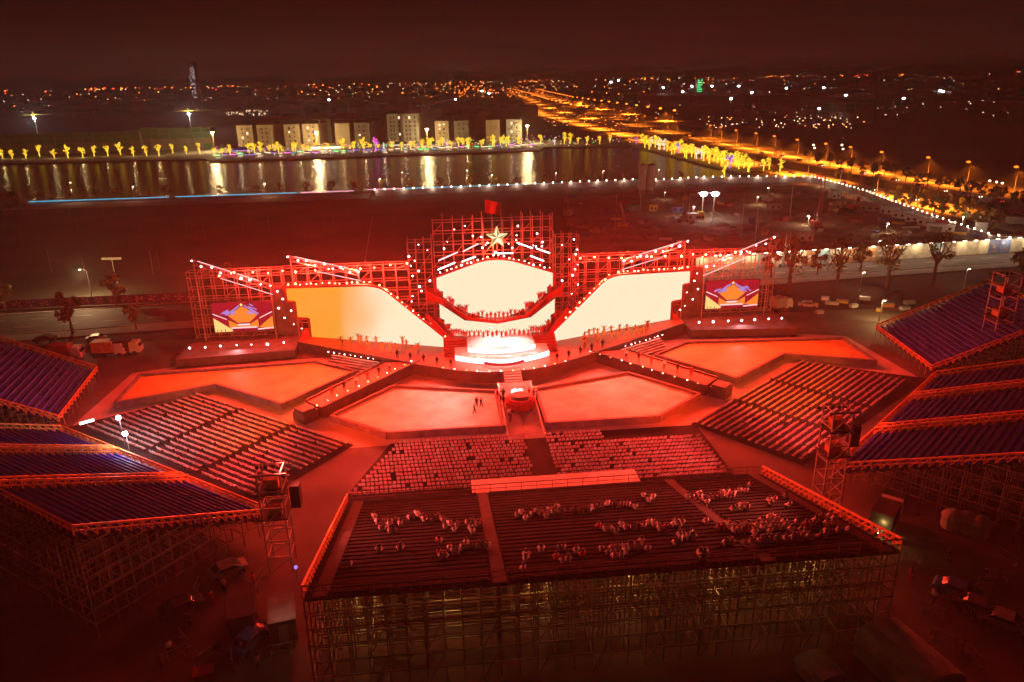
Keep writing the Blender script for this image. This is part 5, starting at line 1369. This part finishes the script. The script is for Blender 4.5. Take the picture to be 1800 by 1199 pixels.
# stacks and clutter lying about the yard
for i in range(64):
    px, py = 1012 + i * 11.5 + uni(-4, 4), uni(340, 462) if i < 46 else uni(380, 440); P = G(px, py)
    if not inside((P.x, P.y), YARD): continue
    kd = random.choice(('pipe_stack', 'plank_stack', 'pallet', 'spoil_skip')); m = random.choice(('tarp', 'white_paint', 'dull_steel', 'yellow_paint', 'concrete', 'red_paint', 'blue_paint', 'bark'))
    t = thing(kd, '%s, %s piece of gear from the left in the building yard' % (kd.replace('_', ' '), ordn(i + 1)), kd.split('_')[-1], P + Vector((0, 0, .45)), uni(0, 3.1))
    if kd == 'pipe_stack':
        for j in range(5): k = MB(); k.tube((-3, -.7 + .35 * j if j < 3 else -.5 + .35 * (j - 3), .18 + .3 * (j > 2)), (3, -.7 + .35 * j if j < 3 else -.5 + .35 * (j - 3), .18 + .3 * (j > 2)), .17, .17, 7); ob('pipe', k.mesh('pipe', m), t)
    elif kd == 'plank_stack':
        for j in range(5): k = MB(); k.box(-2, 2, -.6 + uni(-.1, .1), .6, .14 * j, .14 * j + .11); ob('plank', k.mesh('plank', 'bark' if m == 'bark' else m), t)
    elif kd == 'pallet':
        for j in range(6): k = MB(); k.box(-.9, .9, -.9 + j * .32, -.65 + j * .32, .3, .36); ob('slat', k.mesh('slat', 'bark'), t)
        k = MB(); k.box(-.8, .8, -.8, .8, .36, uni(.9, 1.6)); ob('load', k.mesh('load', m), t)
    else:
        k = MB(); k.add([(-1.4, -.8, 0), (1.4, -.8, 0), (1.4, .8, 0), (-1.4, .8, 0), (-1.9, -1, 1.3), (1.9, -1, 1.3), (1.9, 1, 1.3), (-1.9, 1, 1.3)], [(0, 1, 5, 4), (1, 2, 6, 5), (2, 3, 7, 6), (3, 0, 4, 7), (0, 3, 2, 1)]); ob('bin', k.mesh('bin', m), t)
        k = MB(); k.ball((0, 0, 1.0), 1.1, 0, 8, 3, .5); ob('spoil', k.mesh('spoil', 'soil'), t)
for px, py, pw in ((1218, 380, 900), (1330, 362, 700), (1420, 398, 1400), (1557, 412, 900), (1350, 345, 500), (1168, 352, 500), (1690, 400, 1500), (1445, 330, 500)):
    P = G(px, py); post_lamp(P, 3.2, 'bulb_warm', 'low work lamp from the stage side in the building yard', 'work lamps in the yard', uni(0, 6), .2, .3, 'work lamp'); REAL.append((P + Vector((0, -.6, 3.4)), pw, (1, .74, .42)))
# heaps of rubble in the yard
for i in range(60):
    px, py = 1010 + i * 10.5 + uni(-3, 3), uni(372, 462)
    P = G(px, py)
    if not inside((P.x, P.y), YARD): continue
    k = MB(); R = random.Random(i + 50); n = 9; rr = uni(1.2, 3.2)
    vs = [(rr * math.cos(6.28 * j / n) * R.uniform(.7, 1.2), rr * .8 * math.sin(6.28 * j / n) * R.uniform(.7, 1.2), 0) for j in range(n)] + [(rr * .5 * math.cos(6.28 * j / n) * R.uniform(.6, 1.2), rr * .4 * math.sin(6.28 * j / n) * R.uniform(.6, 1.2), rr * R.uniform(.2, .42)) for j in range(n)] + [(0, 0, rr * .5)]
    k.add(vs, [(j, (j + 1) % n, n + (j + 1) % n, n + j) for j in range(n)] + [(n + j, n + (j + 1) % n, 2 * n) for j in range(n)])
    tag(ob('dirt_heap', k.mesh('dirt_heap', 'soil'), None, P + Vector((0, 0, .2)), uni(0, 6)), ordn(i + 1) + ' heap of loose dirt from the left in the building yard', 'heap', 'dirt heaps in the yard')
# thin poles across the dark field
for i in range(40):
    px, py = 10 + i * 16 + uni(-4, 4), uni(375, 520)
    if py > 495 - (px > 330) * 60 : continue
    P = G(px, py); b = MB(); b.bar((0, 0, 0), (uni(-.2, .2), 0, uni(4.5, 7)), .07)
    tag(ob('thin_pole', b.mesh('thin_pole', 'dull_steel'), None, P), ordn(i + 1) + ' thin upright pole from the left in the dark field', 'pole', 'thin poles in the field')
t = thing('beam_mast', 'slim pale leaning mast in the field behind the left wing', 'mast', G(640, 466)); b = MB(); b.tube((0, 0, 0), (2.0, 8, 12.5), .16, .1, 5); ob('mast', b.mesh('mast', 'steel'), t)
t = thing('floodlight_frame', 'dark T shaped lamp frame beyond the left road', 'lamp frame', G(205, 498)); b = MB(); b.tube((0, 0, 0), (0, 0, 6.5), .12); ob('mast', b.mesh('mast', 'dull_steel'), t); b = MB(); b.box(-2.6, 2.6, -.2, .2, 6.5, 7.1); ob('crossbar', b.mesh('crossbar', 'dull_steel'), t)

# ================================================================== vehicles
def car_parts(m):
    prof = [(-2.1, .35), (-2.15, .75), (-1.9, .95), (-1.35, 1.02), (-.8, 1.42), (.75, 1.45), (1.35, 1.05), (2.05, .9), (2.15, .6), (2.1, .35)]
    b = MB(); b.wallpoly([(x, -.85, z) for x, z in prof], (0, 1.7, 0)); bd = b.mesh('body', m)
    b = MB()
    for y in (-.87, .852): b.wallpoly([(-1.2, y, 1.02), (-.75, y, 1.36), (.7, y, 1.38), (1.2, y, 1.05)], (0, .018, 0))
    b.add([(-1.42, -.7, 1.04), (-1.42, .7, 1.04), (-.84, .65, 1.42), (-.84, -.65, 1.42)], [(0, 1, 2, 3)]); b.add([(1.41, -.7, 1.07), (1.41, .7, 1.07), (.81, .65, 1.46), (.81, -.65, 1.46)], [(3, 2, 1, 0)])
    gl = b.mesh('glass', 'window_dark')
    b = MB(); b.tube((0, -.1, 0), (0, .1, 0), .33, .33, 10); wh = b.mesh('wheel', 'rubber')
    b = MB(); b.box(-.03, .03, -.16, .16, -.08, .08); return bd, gl, wh, b.mesh('headlight', 'bulb_warm'), b.mesh('tail_light', 'lens_tail')
glow('lens_tail', (1, .06, .03), 5)
CARS = {c: car_parts(c) for c in ('white_paint', 'cloth_dark', 'red_paint', 'steel', 'blue_paint')}
CN = {'white_paint': 'white', 'cloth_dark': 'black', 'red_paint': 'red', 'steel': 'silver', 'blue_paint': 'blue'}
def car(P, rz, c, label, grp=None, lit=False):
    bd, gl, wh, hl, tl = CARS[c]; t = thing('car', label, 'car', P, rz, grp)
    ob('body', bd, t); ob('glass', gl, t)
    for x in (-1.3, 1.35):
        for y in (-.8, .8): ob('wheel', wh, t, (x, y, .33))
    if lit:
        for y in (-.6, .6): ob('headlight', hl, t, (2.16, y, .65)); ob('tail_light', tl, t, (-2.16, y, .75))
    return t
hwa = math.atan2(*(HW_A[2] - HW_A[4]).yx)
for i in range(13):
    px = 1330 + i * 36 + uni(-10, 10); c = random.choice(list(CN)); f = (px - 1300) / 540; P = G(px, 264 + f * 110 + uni(-2, 3) - 8 * f * (1 - f), .06)
    car(P, hwa + (0 if i % 2 else math.pi), c, '%s car driving on the far lanes, %s from the left' % (CN[c], ordn(i + 1)), 'cars on the far lanes', True)
for i in range(12):
    px = 1200 + i * 46 + uni(-12, 12); c = random.choice(list(CN)); f = (px - 1200) / 600; P = G(px, 261 + f * 141 + uni(-2, 2) - 10 * f * (1 - f), .07)
    car(P, hwa + (0 if i % 2 else math.pi), c, '%s car driving on the near lanes, %s from the left' % (CN[c], ordn(i + 1)), 'cars on the near lanes', True)
for px, py, c, rz, lab in ((1368, 511, 'cloth_dark', .2, 'black car parked behind the right side screen'), (1567, 520, 'cloth_dark', .25, 'black car parked below the third tree'), (1420, 540, 'steel', -.4, 'silver car parked beside the right end of the stage'), (80, 600, 'cloth_dark', .2, 'dark car parked above the upper left grandstand'), (170, 600, 'steel', .2, 'silver car parked above the upper left grandstand'), (1795, 415, 'red_paint', -.5, 'red car on the service road at the right edge'), (1715, 1075, 'cloth_dark', -.7, 'dark car parked at the lower right edge'), (1762, 1100, 'steel', -.7, 'silver car parked behind the dark one at the lower right'), (1680, 1045, 'blue_paint', -.7, 'blue car parked in front of the dark one at the lower right'), (320, 1075, 'cloth_dark', .6, 'black car parked under the lower left grandstand'), (400, 1010, 'steel', .6, 'silver car parked beside the lower left grandstand'), (440, 1135, 'blue_paint', 1.2, 'blue car parked at the lower left beside the scaffold'), (1550, 930, 'yellow', .9, '')):
    if lab: car(G(px, py), rz, c, lab)
def truck(P, rz, m, label, L=7):
    t = thing('truck', label, 'truck', P, rz)
    b = MB(); b.box(-L / 2, L / 2 - 2.1, -1.2, 1.2, 1.0, 3.2); ob('box_body', b.mesh('box_body', m), t)
    b = MB(); b.wallpoly([(L / 2 - 1.9, -1.15, .6), (L / 2, -1.15, .6), (L / 2, -1.15, 1.6), (L / 2 - .4, -1.15, 2.7), (L / 2 - 1.9, -1.15, 2.7)], (0, 2.3, 0)); ob('cab', b.mesh('cab', 'white_paint'), t)
    b = MB(); b.box(-L / 2, L / 2 - .2, -.5, .5, .5, .95); ob('chassis', b.mesh('chassis', 'black'), t)
    b = MB(); b.add([(L / 2 + .01, -1, 1.65), (L / 2 + .01, 1, 1.65), (L / 2 - .38, 1, 2.6), (L / 2 - .38, -1, 2.6)], [(0, 1, 2, 3)]); ob('windscreen', b.mesh('windscreen', 'window_dark'), t)
    for x in (-L / 2 + 1.1, -L / 2 + 2.2, L / 2 - 1):
        for y in (-1.05, 1.05):
            b = MB(); b.tube((0, -.14, 0), (0, .14, 0), .46, .46, 10); ob('wheel', b.mesh('wheel', 'rubber'), t, (x, y, .46))
truck(G(196, 625), .1, 'orange_paint', 'orange sided truck parked behind the left outer show floor', 6); truck(G(120, 632), .1, 'red_paint', 'red truck parked next to the upper left grandstand', 6)
truck(G(225, 622), .1, 'cloth_dark', 'dark truck nosing behind the orange sided one', 5.5); truck(G(1788, 398), -.5, 'tarp', 'pale box truck on the service road at the right edge'); truck(G(1372, 545), .5, 'tarp', 'white box truck beside the right end of the stage', 5); truck(G(1660, 404), -.5, 'red_paint', 'truck with a red body beside the white cabins', 6)
truck(G(1555, 925), .9, 'cloth_dark', 'truck with yellow lamps at the corner of the central grandstand', 6)
for px, py in ((1545, 936), (1566, 926), (1562, 905)):
    P = G(px, py, 1); t = thing('work_or_fill_lamp', {1545: 'nearest', 1566: 'middle', 1562: 'farthest'}[px] + ' small yellow work lamp by the truck at the central grandstand corner', 'lamp', (P.x, P.y, 0), 0, 'yellow work lamps'); ob('post', upost(.9, .08, 'steel'), t); b = MB(); b.ball((0, 0, 1), .16); ob('bulb', b.mesh('bulb', 'bulb_gold'), t)
for px, py, lab in ((497, 1064, 'small work lamp beside the dark cabin'), (520, 997, 'small violet lamp on the tower left of the central grandstand')):
    if lab: P = G(px, py, 1.5); t = thing('work_or_fill_lamp', lab, 'lamp', (P.x, P.y, 0)); ob('post', upost(1.4, .08, 'steel'), t); b = MB(); b.ball((0, 0, 1.5), .22); ob('bulb', b.mesh('bulb', 'fairy_violet'), t)
# loose crates and packing beside the right end of the stage
FC = ((1450, 528, 'white_paint'), (1462, 536, 'tarp'), (1480, 533, 'yellow_paint'), (1500, 541, 'white_paint'), (1520, 528, 'tarp'), (1545, 548, 'yellow_paint'), (1560, 540, 'orange_paint'), (1440, 552, 'tarp'), (1590, 545, 'white_paint'), (1598, 535, 'tarp'))
for px, py, c in FC:
    P = G(px, py); t = thing('flight_case', ordn(1 + sorted(FC).index((px, py, c))) + ' flight case from the left on the lit ground beside the stage', 'case', P, uni(-.6, .6), 'flight cases right of the stage')
    w = uni(1.2, 3); k = MB(); k.box(-w / 2, w / 2, -.5, .5, .12, .8); ob('body', k.mesh('body', c), t); k = MB(); k.box(-w / 2 - .03, w / 2 + .03, -.53, .53, .8, .9); ob('lid', k.mesh('lid', 'steel'), t)

# ================================================================== far city
t = thing('tower_block', 'lone dark skyscraper on the horizon at the left', 'skyscraper', G(348, 198)); P = Vector(t.location); D = P.length; hh = (148 - 114) / FPX * D + 50
b = MB(); w = 9 / FPX * D; b.box(-w / 2, w / 2, 0, w, 0, hh); ob('wall', b.mesh('wall', 'grey_wall'), t)
for i in range(26):
    b = MB(); x, z = uni(-.45, .45) * w, uni(.25, .97) * hh; s = .09 * w; b.box(x - s, x + s, -2.5, -.5, z - s * .6, z + s * .6); ob('lit_window', b.mesh('lit_window', 'pic_white'), t)
t = thing('tower_block', 'green lit tower block beyond the motorway', 'tower block', G(1229, 170)); D = Vector(t.location).length; w = 9 / FPX * D; hh = 28 / FPX * D
b = MB(); b.box(-w / 2, w / 2, 0, w, 0, hh); ob('wall', b.mesh('wall', 'grey_wall'), t)
for i in range(7):
    for j in range(3):
        if rnd() < .2: continue
        b = MB(); x, z = (-.3 + .3 * j) * w, (.12 + .125 * i) * hh; b.box(x - .12 * w, x + .12 * w, -1, -.3, z, z + .06 * hh); ob('lit_window', b.mesh('lit_window', 'fairy_green'), t)
glow('city_orange', (1, .17, .015), 16); glow('city_white', (1, .66, .40), 6); glow('city_red', (1, .05, .02), 9); glow('city_gold', (1, .38, .08), 9)
b = MB(); lb = MB()
def clight(px, py, m, k=1.0):
    P = G(px, py, 6); D = (P - CAM).length
    if D > 1700 or D < 0 or (P - CAM).dot(FW) < 0:
        D = uni(1700, 2700); P = CAM + ray(px, py).normalized() * D
    r = D / 1300 * .85 * k; b.ball(P, r, m, 5, 2, .8)
for i in range(230):
    px = uni(-60, 1860); hy = 155 - .0183 * px; u = rnd() ** 1.7
    dens = .55 if 1500 < px else 1
    if rnd() > dens: continue
    py = hy + 4 + u * 30
    m = random.choice((0, 0, 1, 1, 3, 2)) if py < hy + 12 else random.choice((1, 1, 3, 0))
    clight(px, py, m, uni(.6, 1.1))
CC = [uni(-40, 1500) for _ in range(16)]
for i in range(80): px = random.gauss(random.choice(CC), 22); clight(px, 155 - .0183 * px + uni(3.0, 6.0), random.choice((0, 0, 3, 2)), uni(.6, 1.2))
for i in range(90): px = random.gauss(760, 170); clight(px, 155 - .0183 * px + abs(random.gauss(0, 14)) + 4, random.choice((0, 3, 1)), uni(.6, 1.2))
for i in range(60): px = uni(790, 960); clight(px, 152 + uni(-2, 18), 0, uni(.7, 1.2))
for i in range(50): clight(uni(395, 470), uni(193, 203), 1, uni(.5, .9))
for i in range(70): clight(uni(1225, 1530), uni(205, 225), random.choice((1, 1, 3)), uni(.6, 1.0))
for i in range(40): px = uni(1120, 1800); clight(px, uni(170, 205), 1, uni(.4, .8))
for i in range(40): clight(uni(940, 1120), uni(200, 222), random.choice((1, 3, 0)), uni(.5, .8))
for px, py in ((1430, 255), (1432, 260), (1480, 255), (1482, 262), (1740, 318), (1752, 320), (1762, 322)): clight(px, py, 1, 2.2)
o = tag(ob('city_lights', b.mesh('city_lights', ['city_orange', 'city_white', 'city_red', 'city_gold'])), 'countless small lights of the distant city on the plain', 'city lights'); stuff(o)
for i in range(420):
    px = uni(-60, 1860); hy = 155 - .0183 * px; py = hy + 6 + rnd() ** 1.4 * 50
    if 860 < px < 1000 and py > 150: continue
    P = G(px, py); D = (P - CAM).length
    if D > 9000: continue
    w = uni(20, 70); h = uni(4, 14) * (1 if D < 3000 else 1.8); lb.box(P.x - w / 2, P.x + w / 2, P.y, P.y + w, 0, h)
o = tag(ob('distant_suburbs', lb.mesh('distant_suburbs', 'grey_wall')), 'low dark mass of distant suburbs across the plain', 'suburbs'); stuff(o)

# ================================================================== light given off by the lamps above, plus added fill
RED = (1.0, 0.036, 0.014); ORG = (1.0, 0.17, 0.002)
for s in (-1, 1):
    for i, x in enumerate((19, 26, 33, 40, 50)):
        lamp('SPOT', S(x * s, 20.3, 16.2), 62000, RED, V(x * s * .95, -42, 3), 115, .8, .5)
    lamp('SPOT', S(57 * s, 20.5, 18), 40000, RED, V(62 * s, -40, 3), 115, .8, .5)
    # tower spots on the outer floors
    lamp('SPOT', V(34 * s, -45.4, 13.6), 60000, ORG, V(48 * s, 4, 0), 40, .6, .4)
    lamp('SPOT', V(33 * s, -45.4, 13.4), 170000, (1, .045, .006), S(14 * s, 6, 2), 44, .8, .4)
    lamp('SPOT', V(31.0 * s, -50.5, 13.8), 44000, (1, .10, .07), V(0, -60, 6), 80, .8, .4)  # added fill that brightens the spectators on the central stand
    lamp('SPOT', V(34.5 * s, -45.4, 13.2), 26000, (1, .74, .40), S(24 * s, 9.5, 3), 13, 1, .3)
    lamp('SPOT', V(31 * s, -45.2, 13.4), 34000, (1, .07, .06), V(11 * s, -31, 0), 62, .8, .4)  # added fill on the backs of the centre chairs
    lamp('SPOT', V(36 * s, -45.2, 13.4), 42000, (1, .07, .06), V(47 * s, -19, 0), 66, .8, .4)  # added fill on the backs of the side block chairs
    # white lamps under the side screens
    lamp('SPOT', S(50 * s, 16.2, 3.2), 900, (1, .5, .5), S(50 * s, 12, 0), 150, 1, .4)
for x in (-8, 0, 8):
    lamp('SPOT', S(x, 16.2, 18.6), 60000, RED, V(x, -55, 5), 100, .8, .5)
lamp('SPOT', S(-9, 16.3, 17.5), 19000, (1, .72, .60), V(-14, -14, 0), 32, 1, .4)
lamp('SPOT', S(0, 16.2, 18.2), 26000, (1, .9, .85), S(0, 4, 2.5), 46, .7, .3)
lamp('SPOT', S(9, 16.3, 17.5), 15000, (1, .68, .56), V(18, -10, 0), 30, 1, .4)
lamp('POINT', S(0, 16, 19.4), 9000, (1, .05, .02), radius=.4)
for s in (-1, 1):
    for x in (19, 27, 36, 47): lamp('POINT', S(x * s, 20.9, 15.9), 17000 if s < 0 else 10000, (1, .03, .015), radius=.4)
for i, (px, py) in enumerate(((209, 733), (221, 761))):
    P = G(px, py, 4.5); lamp('POINT', P + Vector((.3, -.9, 0)), 900, (.95, .97, 1), radius=.3)
lamp('POINT', G(497, 1060, 4), 30, (1, .85, .55), radius=.2)
lamp('POINT', G(1553, 920, 2.2), 90, (1, .62, .15), radius=.2)
for x in (-20, -12, -4, 5, 14, 22):                            # lamps added under the central stand to light its scaffold
    P = V(x, -64.5, 5.2); t = thing('work_or_fill_lamp', {-20: '1st', -12: '2nd', -4: '3rd', 5: '4th', 14: '5th', 22: '6th'}[x] + ' yellow fill lamp from the left, added under the central grandstand', 'lamp', P, 0, 'added fill lamps under the central stand')
    b = MB(); b.ball((0, 0, 0), .14); ob('bulb', b.mesh('bulb', 'bulb_dim'), t); b = MB(); b.bar((0, 0, .1), (0, 0, 2.6), .04); ob('cable', b.mesh('cable', 'black'), t)
    lamp('POINT', P + Vector((0, 0, -.4)), 150, (1, .5, .13), radius=.2)
for q in REAL:
    if len(q) > 3 and q[3] == 'down': lamp('SPOT', q[0], q[1], q[2], q[0] + Vector((0, 0, -5)), 140, .5, .35)
    else: lamp('POINT', q[0], q[1], q[2], radius=q[3] if len(q) > 3 else .35)

# ================================================================== hazy night air
b = MB(); b.box(-7100, 7100, -400, 13100, -1.5, 88)
m = bpy.data.materials.new('haze'); m.use_nodes = True
n, l = m.node_tree.nodes, m.node_tree.links; n.clear()
o_ = n.new('ShaderNodeOutputMaterial'); pv = n.new('ShaderNodeVolumePrincipled')
pv.inputs['Color'].default_value = (0.92, 0.88, 0.86, 1); pv.inputs['Density'].default_value = 0.00045; pv.inputs['Anisotropy'].default_value = 0.3
l.new(pv.outputs[0], o_.inputs['Volume'])
MATS['haze'] = m
stuff(tag(ob('haze', b.mesh('haze', 'haze')), 'thin red tinged haze hanging over the whole place', 'haze'))
import OpenImageIO as oiio, sys
im=oiio.ImageBuf('/workdir/render_main.png'); s=im.spec(); k=s.width/1800
pts=dict(skytop=(900,20),skyhor=(900,125),skyL=(100,100),outerR=(1350,600+30),outerL=(450,670),cenL=(760,720),cenR=(1080,690),gndR=(1260,700),gndC=(640,740),seatC=(780,820),seatL=(400,760),seatR=(1400,720),LLseat=(200,850),field1=(500,400),field2=(100,430),field3=(720,400),field4=(900,360),yard=(1300,400),deck=(700,625),botC=(900,1100),botL=(300,1100),botR=(1730,1000),lake=(680,295),roadR=(1500,495),roadL=(60,570),platf=(980,850),hw=(1500,295),scrC=(870,500),scrL=(560,540),standC=(700,960),house=(434,230),land=(1700,220))
for n,(x,y) in pts.items():
    x*=k;y*=k
    import numpy as np
    a=im.get_pixels(oiio.FLOAT,oiio.ROI(int(x)-2,int(x)+3,int(y)-2,int(y)+3))[:,:,:3].mean((0,1))*255
    print(n,(int(x),int(y)),a.round().astype(int))
